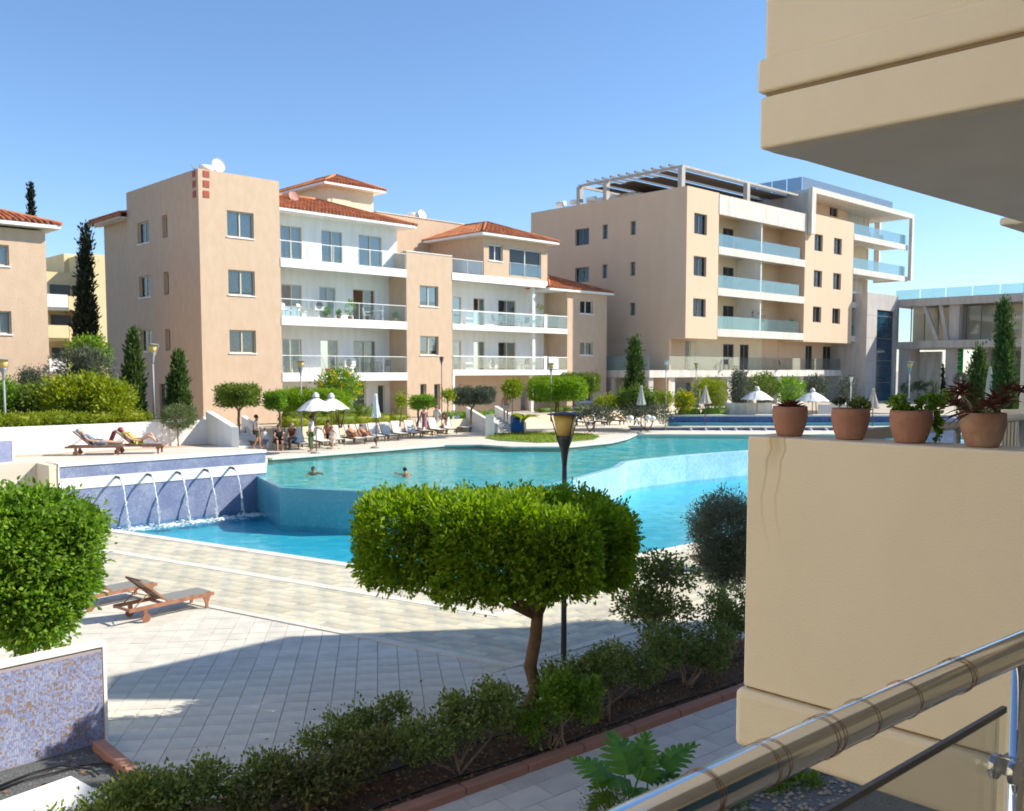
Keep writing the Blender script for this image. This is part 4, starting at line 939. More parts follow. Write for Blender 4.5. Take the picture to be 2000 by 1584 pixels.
xs0,_=fq(1755,700,.3); xs1,_=fq(1775,700,.3); MB().box(xs0,xs1,.3,3,0,zf_-.755).build('wall_panel',M_conc,bQ)
xs0,_=fq(1930,700,2.5); MB().box(xs0,Lq,2.5,2.8,0,zf_-.755).build('rear_wall',M_conc,bQ)
for q in range(5): MB().box(xs0+.4+q*1.1,xs0+1.3+q*1.1,2.44,2.495,.3,zf_-1.1).build('pane',M_glass,bQ)
# banner
xa,z0_=fq(1864,732,2.2); xb,z1_=fq(1882,680,2.2); bn=empty('banner',Q.w(xa,2.2,z0_),Q.a); tag(bn,'bright green vertical banner with white lettering between the columns at right','banner')
MB().box(0,xb-xa,0,.03,0,z1_-z0_).build('cloth',plain('banner_green',(.03,.42,.10)),bn)
hz_=(z1_-z0_)
for k in range(5):
    zc=hz_*(.14+.17*k); wv=(xb-xa); l=MB(); l.box(wv*.30,wv*.38,-.012,-.002,zc,zc+hz_*.09); l.box(wv*.38,wv*.72,-.012,-.002,zc+(hz_*.07 if k%2 else 0),zc+(hz_*.09 if k%2 else hz_*.02)); l.build('lettering',M_white,bn)

# ================================================================ BUILDING C (left) and D (yellow, behind)
C0=dp(93,600,42.5); C=Fr(C0.x,C0.y,HG,R_(44.4)); bC=empty('apartment_building',C.w(0,0,0),C.a); tag(bC,'sand coloured building with terracotta hip roof cut by the left edge','building')
fc=lambda px,py,y=0: C.front(px,py,y)
zc=fc(88,452)[1]; hc=[holeF(-30,17,475,516,f=C),holeF(-30,23,606,651,f=C)]; hc=[(hc[0][0],fc(20,560)[0],h[2],h[3]) for h in hc]
mb=MB(); wall(mb,FX,-9,0,-1.5,zc,.3,hc); mb.box(-.3,0,.3,9,-1.5,zc); mb.box(-9,-8.7,.3,9,-1.5,zc); mb.box(-8.7,-.3,8.7,9,-1.5,zc); mb.build('wall',M_stucco,bC)
for h in hc: window(bC,FX,*h,cm=M_curt)
hip_roof(bC,-9,0,0,9,zc+.28,R_(17),over=.55)
D0=dp(207,600,82); D=Fr(D0.x,D0.y,HG-.5,R_(44.4)); bD=empty('apartment_building',D.w(0,0,0),D.a); tag(bD,'pale yellow apartment building behind the tall dark cypress','building')
def fD(px,py,y=0): return D.front(px,py,y)
zD=fD(150,520)[1]; x0,_=fD(60,600)
mb=MB(); mb.box(x0-8,fD(185,600)[0],4,12,-2,fD(120,532,4)[1]); mb.build('wall',M_yell,bD)
MB().box(fD(185,600)[0]+.01,6,1.5,12,-2,fD(195,497,1.5)[1]).build('wall',M_yell,bD); MB().box(fD(128,600,6)[0],3,6,11,0,fD(160,498,6)[1]).build('wall',M_yell,bD)
for i,(ya,yb) in enumerate(((545,600),(606,660),(668,725))):
    z0_=fD(120,yb,2)[1]; z1_=fD(120,ya+4,2)[1]
    b=MB(); xa=x0-8; b.box(xa,fD(133,600,2)[0],2,2.2,z0_,z0_+1.1); b.box(xa,fD(183,600,2)[0],2.2,4,z0_-.25,z0_); b.build('balcony',M_white if i!=1 else M_yell,bD)
    b=MB(); b.box(fD(134,600,2)[0],fD(183,600,2)[0],2,2.2,z0_-.25,z0_+1.0); b.build('balcony',M_yell,bD)
    for xx in (98,142,172):
        a,_=fD(xx,600,4); w_=MB(); w_.box(a,a+1.7,3.9,3.99,z0_+.02,z0_+2.1); w_.build('window',M_gdark,bD)

# ================================================================ FAR POOL STEPS (navy walls, spouts)
Nv=empty('pool_cascade',gp(1400,850,WU)); tag(Nv,'low navy blue tiled cascade wall with small water spouts at the far pool end','wall')
def nv(px,py,z): p=gp(px,py,z); return p
y0_=gp(1400,850,WU).y
def atd(px,d,py=850): return dp(px,py,d)
def nbox(name,pxa,pxb,dA,pyt,pyb,th,m):
    a=dp(pxa,pyt,dA); b=dp(pxb,pyt,dA); zb_2=dp(pxa,pyb,dA).z
    o=MB().box(a.x,b.x,dA,dA+th,zb_2,a.z); o.xf(Matrix.Translation(-Nv.location)); return o.build(name,m,Nv)
nbox('lower_wall',1232,2080,60.2,836,862,.8,M_navy); nbox('lower_coping',1230,2080,60.1,833.5,835.9,.95,M_cop)
nbox('upper_basin',1305,2080,61.2,826,835,.6,M_tealw)
nbox('upper_wall',1305,2080,61.9,813.5,827,.8,M_navy); nbox('upper_coping',1304,2080,61.85,810.5,813.4,.95,M_cop)
for px in (1347,1376,1405,1434,1463,1492,1580,1610,1700,1740):
    a=dp(px,836,60.1)-Nv.location; MB().tube([(a.x,0.02+60.1-Nv.location.y-.02,a.z),(a.x,60.1-Nv.location.y-.22,a.z+.02)],.04,6).build('spout',M_framew,Nv)
    pts=[(a.x+.1*t,60.1-Nv.location.y-.22-.28*t**.5,a.z-(a.z+Nv.location.z-WU)*t) for t in (0,.2,.45,.7,1)]; MB().tube(pts,[.06,.06,.055,.05,.05],6).build('water_jet',M_fountw,Nv)

# ================================================================ NEIGHBOUR BALCONY (right) and our own
NB0=dp(1460,852,4.82); NB=Fr(NB0.x,NB0.y,0,R_(-45.6))       # local x towards the camera along the wall, local y away to the far right
nb=empty('neighbour_balcony',NB.w(0,0,0),NB.a); tag(nb,'cream rendered balcony with solid parapet close by on the right','balcony')
zTop=NB.front(1461,851)[1]; zJ=NB.front(1448,1342)[1]; zBot=NB.front(1446,1455)[1]
def rusty():
    m=mat('cream_render',(.85,.755,.585),.85,(.80,.70,.53),1.3,.16,90,aniso=(1,1,.6),detail=9,noise_lo=.4,noise_hi=.75); nt=m.node_tree;N=nt.nodes;L=nt.links; b=N['Principled BSDF']; src=b.inputs['Base Color'].links[0].from_socket
    tc=N.new('ShaderNodeTexCoord'); sx=N.new('ShaderNodeSeparateXYZ'); L.new(tc.outputs['Object'],sx.inputs[0])
    def streak(x0,w,zt,zb,amt):
        n=N.new('ShaderNodeTexNoise'); n.noise_dimensions='1D'; n.inputs['Scale'].default_value=3.2; n.inputs['Detail'].default_value=4; L.new(sx.outputs['Z'],n.inputs['W'])
        a=N.new('ShaderNodeMath'); a.operation='MULTIPLY_ADD'; a.inputs[1].default_value=.10; a.inputs[2].default_value=x0-.05; L.new(n.outputs[0],a.inputs[0])
        s=N.new('ShaderNodeMath'); s.operation='SUBTRACT'; L.new(sx.outputs['X'],s.inputs[0]); L.new(a.outputs[0],s.inputs[1])
        ab=N.new('ShaderNodeMath'); ab.operation='ABSOLUTE'; L.new(s.outputs[0],ab.inputs[0])
        mr=N.new('ShaderNodeMapRange'); mr.inputs[1].default_value=0; mr.inputs[2].default_value=w; mr.inputs[3].default_value=1; mr.inputs[4].default_value=0; mr.interpolation_type='SMOOTHSTEP'; L.new(ab.outputs[0],mr.inputs[0])
        mz=N.new('ShaderNodeMapRange'); mz.inputs[1].default_value=zb; mz.inputs[2].default_value=zt; mz.inputs[3].default_value=0; mz.inputs[4].default_value=amt; L.new(sx.outputs['Z'],mz.inputs[0])
        p=N.new('ShaderNodeMath'); p.operation='MULTIPLY'; L.new(mr.outputs[0],p.inputs[0]); L.new(mz.outputs[0],p.inputs[1]); return p.outputs[0]
    sa,_=NB.front(1496,950); sb,_=NB.front(1523,950)
    for x0,w,zb,am in ((sa,.011,4.2,.6),(sb,.010,4.25,.6),(sa+.03,.07,4.66,.5)):
        mx=N.new('ShaderNodeMix'); mx.data_type='RGBA'; mx.inputs[7].default_value=(.52,.36,.13,1); L.new(src,mx.inputs[6]); L.new(streak(x0,w,zTop-.02,zb,am),mx.inputs[0]); src=mx.outputs[2]
    L.new(src,b.inputs['Base Color']); return m
M_ren=rusty()
mb=MB().box(0,4.5,0,.28,zJ+.012,zTop); mb.build('parapet',M_ren,nb,bevel=.012)
MB().box(-.035,4.5,-.03,.30,zBot,zJ).build('slab_edge',M_ren,nb,bevel=.035)
MB().box(.3,4.5,.30,5,zBot+.02,zJ+.3).build('floor_slab',M_ren,nb)
MB().box(.01,4.5,.02,.26,zJ-.02,zJ+.02).build('joint',plain('joint',(.30,.22,.12)),nb)
# far railing of that balcony
rz=NB.w(0,0).x
p_a=dp(1660,853,4.86); p_b=dp(1994,815,8.6)
r=MB(); r.tube([p_a-Vector((0,0,.0)),p_b,p_b+(p_b-p_a).normalized()*.06-Vector((0,0,.04)),p_b+(p_b-p_a).normalized()*.07-Vector((0,0,.4)),p_b+(p_b-p_a).normalized()*.07-Vector((0,0,1.1))],.035,12)
nr=empty('balcony_railing',(p_b.x,p_b.y,zJ)); tag(nr,'stainless railing on the far side of the cream balcony behind the pots','railing'); r.xf(Matrix.Translation(-nr.location)); r.build('handrail',M_steelb,nr)
for pxp in (1870,1891):
    p=dp(pxp,835,6.6); MB().tube([p-nr.location,p-nr.location-Vector((0,0,1.2))],.025,8).build('post',M_steelb,nr)
# upper balcony
uz0=NB.front(1486,291)[1]; uzj=NB.front(1483,186)[1]; uzm=NB.front(1481,116)[1]
ub=empty('upper_balcony',NB.w(0,0,uz0),NB.a); tag(ub,'cream balcony slab and parapet overhead at upper right','balcony')
def loc2(px,py,z): p=gp(px,py,z); v=Vector((p.x,p.y))-NB.o; return (v.dot(NB.ex),v.dot(NB.ey))
pts=[loc2(*q,uz0) for q in ((1486,293),(1500,298),(1530,306),(1570,315),(1650,338),(1750,366),(1850,394),(1950,422),(2000,436),(2060,452))]
far=pts[-1]
poly=pts+[(far[0]+3,far[1]+2),(7,far[1]+1),(7,pts[0][1])]
cut=.16
M_soff=mat('soffit_paint',(.80,.75,.69),.9,(.74,.69,.62),1.5,.1,40)
MB().prism([(p[0]+.002,max(p[1],.12)) for p in poly],0.004,.25).build('soffit',M_soff,ub,bevel=.01)
x0u=pts[0][0]
MB().box(x0u,7,-.0,.115,0,uzj-uz0-.012).build('slab_edge',M_ren,ub,bevel=.018)
MB().box(x0u-.02,7,-.0,.16,uzj-uz0+.012,uzm-uz0).build('parapet_base',M_ren,ub,bevel=.02)
MB().box(x0u+.02,7,.001,.16,uzm-uz0-.02,2.6).build('parapet',M_ren,ub,bevel=.02)
MB().box(x0u+.02,7,.03,.15,uzj-uz0-.03,uzj-uz0+.03).build('joint',plain('joint',(.30,.22,.12)),ub)
mbp=MB().prism([(p[0]+.03,p[1]+.0) if i<10 else p for i,p in enumerate([(q[0],max(q[1],.2)) for q in poly])],.252,uzj-uz0-.01); mbp.build('slab',M_ren,ub)
# small slab further along
p=[gp(1952,421,uz0-.22),gp(1952,434,uz0-.3)]
a=dp(1951,421,9.2); sb_=MB().box(0,.9,0,.9,0,.08); o=sb_.build('distant_slab',M_ren,None,bevel=.03); o.location=a-Vector((0,0,.1)); o.rotation_euler=(0,0,NB.a); tag(o,'small cream balcony slab corner peeping out under the upper soffit at right edge','balcony slab')

# unseen wing of our own building, shaped to throw the shade over the plaza
ow=empty('unseen_wing',(13,5,0)); tag(ow,'tall cream wing of our own apartment building beyond the right edge','building')
tn=math.tan(SUN_EL); hd=Vector((SUN_DIR.x,SUN_DIR.y)).normalized(); T_=13.0
def occ(px,py): p=gp(px,py,0); q=Vector((p.x,p.y))+hd*T_/tn; return (q.x-13,q.y-5)
c1=occ(210,1322); c2=occ(562,1243); c0=(c1[0]+.3,-8)
c0=(c1[0]+5.0,-8); yb0=13.4-5; yb1=16.4-5  # near edge set back and middle kept low to let sun through to the tree
def edge(y): t=(y-c0[1])/(c1[1]-c0[1]); return (c0[0]+(c1[0]-c0[0])*t,y)
w_=MB(); w_.prism([c1,c2,(c2[0]+12,c2[1]+1.6),(c2[0]+12,yb1),edge(yb1)],-.1,T_); w_.prism([edge(yb1-.002),(c2[0]+12,yb1-.002),(c2[0]+12,yb0),edge(yb0)],-.1,10.8); w_.prism([edge(yb0-.002),(c2[0]+12,yb0-.002),(c2[0]+12,-12),(c0[0],-12),c0],-.1,T_); w_.build('wall',M_cream,ow)
rb=MB();
lw_=empty('unseen_wing',(-11,-2,0)); tag(lw_,'cream wing added outside the left edge to bounce sunlight onto the near balcony','building')  # unseen wing added as a sunlit reflector for the shaded cream balcony
LF=Face('y',0); wm=MB(); wall(wm,LF,-16,14,-.1,12.5,.3,[(a,a+1.6,z,z+1.5) for a in (-14,-9,-4,1,6,10.5) for z in (1.0,4.2,7.4)])
wm.v=[(-x,y,z) for x,y,z in wm.v]; wm.f=[f[::-1] for f in wm.f]; wm.box(-9,-.3,-16,14,12.2,12.5); wm.box(-9.3,-9,-16,14,-.1,12.5); wm.box(-9,-.3,13.7,14,-.1,12.2); wm.box(-9,-.3,-16,-15.7,-.1,12.2)
wm.build('wall',M_ren,lw_)
for a in (-14,-9,-4,1,6,10.5):
    for z in (1.0,4.2,7.4): MB().box(-.22,-.2,a,a+1.6,z,z+1.5).build('window',M_gdark,lw_)
# own balcony
H0=dp(1292,1584,.74); H1=dp(2000,1257,1.20)
hd_=(H1-H0); hd_.z=0; hl_=hd_.length; hd_.normalize(); hn=Vector((-hd_.y,hd_.x,0)); hnn=-hn if hn.y>0 else hn
zr_=(H0.z+H1.z)/2
ob=empty('balcony_railing',(H0.x,H0.y,3.75),math.atan2(hd_.y,hd_.x)); tag(ob,'polished stainless handrail with glass panel in the near right corner','railing')
OB=Fr(H0.x,H0.y,3.75,math.atan2(hd_.y,hd_.x))
rp=[]
for i in range(41):
    t=-1.6+4.6*i/40; rp.append((t,-.03*(t-.3)**2,H0.z-3.75+(H1.z-H0.z)*(t/hl_)))
def railz(x): return (x,-.03*(x-.3)**2,H0.z-3.75+(H1.z-H0.z)*(x/hl_))
MB().tube(rp,.0198,24).build('handrail',M_steel,ob)
xp,_=OB.front(1984,1420,0); _,zrod=OB.front(1950,1388,0); _,zr2=OB.front(1640,1570,0)
MB().tube([(xp,railz(xp)[1],-.2),(xp,railz(xp)[1],railz(xp)[2]-.02)],.012,14).build('post',M_steel,ob); MB().tube([(xp+.028,railz(xp)[1],-.2),(xp+.028,railz(xp)[1],railz(xp)[2]-.02)],.012,14).build('post',M_steel,ob)
yy=railz(xp)[1]
xr1,zr1=OB.front(1962,1385,0); xr0,zr0=OB.front(1640,1572,0); sl=(zr1-zr0)/(xr1-xr0)
MB().bar((xr0-1.5,0,zr0-sl*1.5),(xr1,0,zr1),.006,.008).build('rod',plain('grey_rod',(.16,.16,.165),.5),ob)
g=MB(); g.add([(xr0-1.5,-.004,-.15),(xr1-.004,-.004,-.15),(xr1-.004,-.004,zr1-.006),(xr0-1.5,-.004,zr0-sl*1.5-.006),(xr0-1.5,.004,-.15),(xr1-.004,.004,-.15),(xr1-.004,.004,zr1-.006),(xr0-1.5,.004,zr0-sl*1.5-.006)],[(0,1,2,3),(7,6,5,4),(0,4,5,1),(1,5,6,2),(2,6,7,3),(3,7,4,0)]); g.build('glass_panel',glassmat('near_glass',(.965,.98,.965),.02,.02,.5),ob)
g2=MB().box(xp+.045,xp+1.8,-.004,.004,-.15,zr1+.03); g2.build('glass_panel',MATS.get('x') or bpy.data.materials['near_glass'],ob)
xc,zc_=OB.front(1966,1500,0)
cl=MB(); cl.disc((xc-.004,-.012,zc_),.017,(0,1,0),.008,18); cl.disc((xc-.004,.012,zc_),.017,(0,1,0),.008,18); cl.box(xc+.002,xp,-.010,.010,zc_-.012,zc_+.012); cl.build('clamp',M_steel,ob,bevel=.001)
# copper wire wound round the handrail
wo=empty('wire',(ob.location.x,ob.location.y,ob.location.z),OB.a); tag(wo,'thin copper wire wound in loose loops round the polished handrail','wire')
M_wire=mat('copper_wire',(.22,.11,.05),.4,metal=.6)
for px,py in ((1350,1560),(1358,1555),(1470,1498),(1485,1490),(1590,1436),(1600,1430),(1668,1398),(1752,1358),(1850,1305),(1862,1300)):
    wr=MB()
    x,_=OB.front(px,py,0); c=railz(x); pts=[]
    sk_=random.uniform(.012,.022)
    for i in range(25):
        a=math.pi*2*i/24; pts.append((c[0]+sk_*math.sin(a/2+.3),c[1]+(.0208+.0010*math.sin(3*a))*math.cos(a),c[2]+.0208*math.sin(a)))
    wr.tube(pts,.00045,5)
    wr.build('loop',M_wire,wo)
# own balcony floor and facade behind the camera
of=empty('apartment_facade',OB.w(0,-1,0),OB.a); tag(of,'cream facade and balcony floor of our own apartment behind the viewer','building')
MB().box(-4,5,-2.2,.8,-.25,0).build('balcony_floor',M_deck,of); MB().box(-12,8,-2.5,-2.2,-3.7,9).build('wall',M_ren,of); MB().box(-3.2,.4,-2.195,-2.17,.05,2.35).build('sliding_door',M_blueg,of); MB().box(.9,4.2,-2.195,-2.17,.05,2.35).build('sliding_door',M_blueg,of); MB().box(-4,5,-2.2,.7,2.75,3.0).build('ceiling',M_soff,of)  # unseen dark doors added so the handrail mirrors a dark band

# ================================================================ PLANT POTS on the parapet
pots=[(1542,1509,1576,793,853,M_terra,'small terracotta pot with a reddish aloe, leftmost on the parapet'),(1660,1623,1695,797,860,M_terra,'terracotta pot with two little green succulents, second from left on the parapet'),(1778,1738,1817,800,866,M_terra,'terracotta pot with bright green trailing creeper, third on the parapet'),(1919,1877,1961,806,875,M_terra2,'weathered terracotta pot with spreading dark red succulent, rightmost on the parapet')]
potp=[]
for i,(pc,pa,pb,yt,yb,m,lab) in enumerate(pots):
    # place on top of parapet, centre line
    s_,_=NB.front(pc,855,.14); p=NB.w(s_,.14,zTop); r_=(pb-pa)/2/F*p.y; h_=(yb-yt)/F*p.y*.97
    t=empty('plant_pot',p,0,lab,'plant pot','terracotta pots on the parapet')
    MB().lathe([(0,0),(r_*.66,0),(r_*.74,h_*.08),(r_*.88,h_*.33),(r_*.985,h_*.62),(r_*1.0,h_*.8),(r_*.97,h_*1.0),(r_*.93,h_*1.0),(r_*.90,h_*.86),(0,h_*.86)],seg=36).build('pot',m,t)
    MB().lathe([(0,h_*.88),(r_*.90,h_*.87)],seg=20).build('soil',M_soil,t); potp.append((p,r_,h_))
def blade(mb,base,az,el,L,w,curve=.5,n=5,fold=.3):
    d=Vector((math.cos(az),math.sin(az),0)); side=Vector((-d.y,d.x,0)); vs=[];p=Vector(base); e=el
    for i in range(n+1):
        t=i/n; ww=w*(math.sin(math.pi*(.18+.82*t)) if t<1 else .02)
        if i==n: ww=.0005
        up=Vector((0,0,1))*math.cos(e)-d*math.sin(e)
        vs+= [p-side*ww/2+up*ww*fold,p-up*ww*.15,p+side*ww/2+up*ww*fold]
        p=p+(d*math.cos(e)+Vector((0,0,1))*math.sin(e))*L/n; e-=curve/n
    fs=[]
    for i in range(n): b=3*i; fs+=[(b,b+1,b+4,b+3),(b+1,b+2,b+5,b+4)]
    mb.add(vs,fs,True)
def plant_root(name,i,label): p,r_,h_=potp[i]; return empty(name,(p.x,p.y,p.z+h_*.88),0,label,'plant'),r_
t,r_=plant_root('aloe_plant',0,'small reddish brown aloe rosette in the leftmost terracotta pot')
for k in range(24): b=MB(); a=k*2.4; q=k/24; blade(b,(0,0,0),a,.35+1.0*q,r_*(1.05-.4*q),.022,.2); b.build('leaf',L_red,t)
t,r_=plant_root('succulent_plant',1,'two small green succulents in the second pot from the left')
crown('foliage',[(.045,0,.03,.045,.045,.035)],70,8,.018,.014,L_suc,t,cr=.012); crown('flower_head',[(-.055,.01,.055,.028,.028,.018)],40,7,.012,.01,L_oli,t,cr=.008); MB().tube([(-.05,0,0),(-.055,.01,.05)],.003,5).build('stem',M_stem,t)
t,r_=plant_root('creeper_plant',2,'bright green creeping succulent spilling over the third pot')
crown('foliage',[(-.06,0,.04,.045,.04,.04),(.08,0,.05,.06,.03,.03),(.16,.02,.075,.06,.03,.022),(-.03,0,.01,.05,.05,.02)],130,9,.02,.016,leafmat('leaf_creeper',(.10,.22,.02),(.22,.36,.05),.3),t,cr=.014)
crown('trailing_stem',[(.115,-.03,-.05,.016,.012,.07)],30,8,.018,.015,L_bush,t,cr=.01)
MB().tube(wob((.02,0,0),(.18,.02,.08),5,.01),.003,5).build('stem',M_stem,t)
t,r_=plant_root('dark_succulent_plant',3,'dark red brown succulent with long arching leaves in the rightmost pot')
for hd2 in range(9):
    a=hd2*2.4+.3; rr_=.05+.085*(hd2/9)**.5*1.3; c_=Vector((rr_*math.cos(a)*1.15,rr_*math.sin(a)*.7,.05+.045*math.sin(hd2*1.7)+.03)); MB().tube(wob((c_.x*.2,c_.y*.2,-.01),c_,4,.012),[.005,.0045,.004,.004,.0035],6).build('stem',M_stem,t)
    lv_=MB()
    for k in range(13): q=k/13; blade(lv_,c_,k*2.4+hd2,-.25+1.25*q,.075*(1.25-.45*q)*random.uniform(.8,1.25),.015,.3)
    lv_.build('rosette',L_red,t)
for k in range(6):
    b=MB(); blade(b,(-.02,-.01,.02),math.pi+random.uniform(-.6,.6),random.uniform(-.1,.5),.17,.014,random.uniform(.6,1.2),7); b.build('leaf',L_red,t)

# ================================================================ FOREGROUND PLANTS
base=gp(1028,1425,0.03)
def rb_(px0,px1,py0,py1,d,dep,pw=4.5): b=px_blob(base,px0,px1,py0,py1,d,dep); return b+(pw,)
dT=base.y
blobs=[rb_(700,900,965,1135,dT+.2,.85,6),rb_(840,1060,972,1165,dT-.15,.85,6),rb_(1000,1165,1000,1160,dT-.4,.7,5),rb_(1080,1235,985,1140,dT+.7,.9,5),rb_(860,1190,958,1080,dT+1.6,.7,6)]
ct=tree('topiary_tree','large flat-topped clipped tree with bright lime upper leaves in the centre bed','tree',base,blobs,6600,13,.082,.040,L_top,r0=.10,limbs=6,fork=tuple(dp(1050,1200,dT)-base),cr=.085,up=.15,shell=.58,jit=.035)
# left foreground bush crown
bl=gp(60,1450,0); bl=dp(60,1330,14.0); bbase=Vector((bl.x,bl.y,0.0))
def rbl(px0,px1,py0,py1,d,dep,pw=2.6): return px_blob(bbase,px0,px1,py0,py1,d,dep)+(pw,)
tree('clipped_tree','rounded bright green clipped tree cut by the left edge above the mosaic wall','tree',bbase,[rbl(-120,165,968,1180,14,1.1,2.4),rbl(-120,140,1080,1215,13.8,.9,2.4),rbl(20,180,985,1130,14.4,.8,2.3),rbl(0,140,1140,1262,13.7,.5,2),rbl(120,195,1000,1060,14,.4,2),rbl(40,110,960,1010,14,.5,2),rbl(-60,60,1150,1230,13.6,.4,2),rbl(100,185,1080,1180,14,.4,2)],5600,12,.095,.052,L_bush,r0=.09,limbs=5,cr=.15,up=.1,shell=.5,jit=.11)
# shrubs in bed
def shrub(px,py,w,h,label,lm,n=420,dep=.5,stems=5,kz=.55,seed=1,spread=None,zc=None):
    b=gp(px,py,.03); t=empty('shrub',b,ka,label,'shrub','shrubs in the planting bed'); random.seed(seed)
    zc=zc or h*kz+.15; bl_=[]
    for i in range(6): bl_.append(((i-2.5)*w*.17+random.uniform(-.05,.05),random.uniform(-.25,.25)*dep,zc+random.uniform(-.22,.22)*h,w*random.uniform(.13,.22),dep*random.uniform(.5,.9),h*random.uniform(.2,.36)))
    s=MB()
    for i in range(stems):
        q=random.choice(bl_); a=(random.uniform(-.12,.12),random.uniform(-.12,.12),-.03); s.tube(wob(a,(q[0]+random.uniform(-.15,.15),q[1]+random.uniform(-.2,.2),q[2]),5,.05),[.022,.018,.016,.014,.01,.006],6)
    s.build('stems',M_stem,t); crown('foliage',bl_,int(n*.68),11,.058,.031,lm,t,cr=.085,up=.25,shell=.35,jit=.12); return t
shrub(905,1508,1.7,.95,'dark leafy shrub with bare pale stems left of the tree trunk',L_shr,900,.5,6,seed=3)
shrub(700,1500,1.3,.75,'sparse dark shrub leaning over the plaza, behind the sunlit clipped one',L_shr,560,.4,5,seed=8)
shrub(620,1578,1.9,.62,'low clipped shrub with yellowish sunlit tips',leafmat('leaf_tips',(.07,.10,.03),(.24,.24,.09),.3),1100,.5,6,seed=4)
shrub(400,1640,1.6,.75,'dark green shrub left of the yellowish clipped one, at the bottom edge',L_shr,850,.5,4,seed=5)
shrub(180,1700,2.2,.62,'lowest dark green shrub at the bottom left next to the white wall end',L_shr,900,.6,4,seed=6)
shrub(1090,1462,1.1,1.0,'fresh green shrub immediately right of the tree trunk',L_bush,600,.45,6,seed=9)
shrub(1175,1405,1.9,1.0,'dense dark shrub with tangled pale stems right of the tree trunk',L_shr,1000,.5,8,seed=10)
shrub(1345,1340,1.7,.95,'dark rounded shrub next to the cream balcony edge',L_shr,850,.55,7,seed=11)
shrub(1430,1290,1.2,1.35,'taller dark shrub half hidden by the cream balcony',L_shr,600,.5,5,seed=12)
shrub(1262,1262,.9,1.0,'small flat dark shrub behind the slender sapling',L_shr,260,.35,3,seed=13)
def sap(px,py,label):
    b=gp(px,py,.03); t=empty('sapling',b,0,label,'tree'); d=b.y
    bl_=[px_blob(b,1195,1290,1095,1180,d,.4),px_blob(b,1270,1375,1100,1150,d+.2,.35),px_blob(b,1190,1360,1150,1225,d-.1,.4),px_blob(b,1235,1335,1075,1130,d,.35)]
    trunk_mb((0,0,1.6),bl_,.035,.008,8,fork=tuple(dp(1270,1230,d)-b)).build('trunk',M_stem,t); crown('crown',bl_,420,9,.075,.042,L_shr,t,cr=.09,shell=.3)
    tag(crown('flowers',[bl_[2]],14,5,.05,.04,L_pink,t,cr=.03,shell=.3),kind='stuff')
sap(1280,1312,'slender open sapling with a few pink flowers in the centre right bed')
b=gp(1440,1222,.03); d=b.y
tree('olive_tree','grey green clipped olive tree beside the cream balcony','tree',b,[px_blob(b,1350,1480,960,1105,d,.8),px_blob(b,1365,1470,1050,1145,d,.6)],2600,13,.06,.02,leafmat('leaf_olive_dark',(.10,.12,.07),(.22,.25,.17),.3),r0=.06,limbs=6,cr=.11,fork=tuple(dp(1412,1150,d)-b),shell=.4,jit=.1,bark=M_stem)
# philodendron at the bottom centre: each big leaf is a part
ph=gp(1235,1640,0); pt_=empty('philodendron',ph,0,'philodendron with large glossy deeply lobed leaves at the bottom centre','plant')
def lobed(L,W_):
    mb=MB(); n=7; vs=[(0,0,0)]; 
    mid=[Vector((0,L*k/n,.12*L*math.sin(math.pi*k/n))) for k in range(n+1)]
    def wd(t): return W_*(.55+.45*math.sin(math.pi*min(1,t*1.25)))*(1.1-.75*t)
    for sgn in (-1,1):
        for k in range(n):
            t=(k+.5)/n; w=wd(t); a=mid[k]; b_=mid[k+1]
            wa=a+Vector((sgn*wd(k/n)*.42,L*.03,-.02)); wb=b_+Vector((sgn*wd((k+1)/n)*.42,L*.03,-.02)) if k<n-1 else b_
            tip=(a+b_)/2+Vector((sgn*w,L*.15,-.16*w)); sh1=wa.lerp(tip,.6)+Vector((0,-L*.035,.012)); sh2=wb.lerp(tip,.55)+Vector((0,L*.03,.012))
            fs_=[(0,1,5,4),(1,2,3,5)] ; vv=[a,wa,sh1,tip,b_,wb,sh2]
            F_=[(0,1,5,4),(1,2,6,5),(2,3,6)]; mb.add(vv,F_ if sgn>0 else [f[::-1] for f in F_])
    mb.tube([mid[0],mid[3],mid[7]],[.006,.005,.002],5); return mb
for px,py,L,az,el in ((1160,1505,.52,2.4,.15),(1215,1480,.55,1.9,.5),(1255,1470,.42,1.2,.6),(1320,1482,.50,.5,.35),(1290,1520,.42,-.2,.1),(1200,1530,.48,3.4,-.1),(1245,1550,.40,-1.2,-.1),(1180,1560,.36,3.9,-.2),(1320,1540,.34,-.4,-.2),(1265,1505,.4,.9,.4)):
    c=dp(px,py,ph.y+random.uniform(-.25,.35))-ph; l=lobed(L,L*.60); l.xf(Matrix.Translation(c)@Matrix.Rotation(az-math.pi/2,4,'Z')@Matrix.Rotation(el,4,'X')@Matrix.Translation((0,-L*.4,0))); l.build('leaf',L_phi,pt_)
    MB().tube(wob((random.uniform(-.08,.08),0,0),c,4,.03),[.014,.012,.011,.01,.008],6).build('stalk',L_phi,pt_)
b=gp(1185,1640,0)
t=empty('shrub',b,0,'small yellowish green shrub under the philodendron leaves','shrub'); crown('foliage',[px_blob(b,1140,1240,1535,1640,b.y,.4)],260,10,.03,.014,L_hed,t,cr=.07,shell=.3); MB().tube([(0,0,0),(0,0,.4)],.02,6).build('stems',M_stem,t)
for i,(px,py) in enumerate(((1500,1540),(1420,1572),(1560,1530))):
    b=gp(px,py,0); t=empty('ground_plant',b,0,('tuft of dark green creeper in the pebbles under the handrail','low green creeper at the bottom under the handrail','small creeper at the gravel edge beneath the cream balcony')[i],'plant'); crown('foliage',[(0,0,.08,.3,.25,.1)],90,9,.04,.025,L_bush,t,cr=.06,shell=.2)

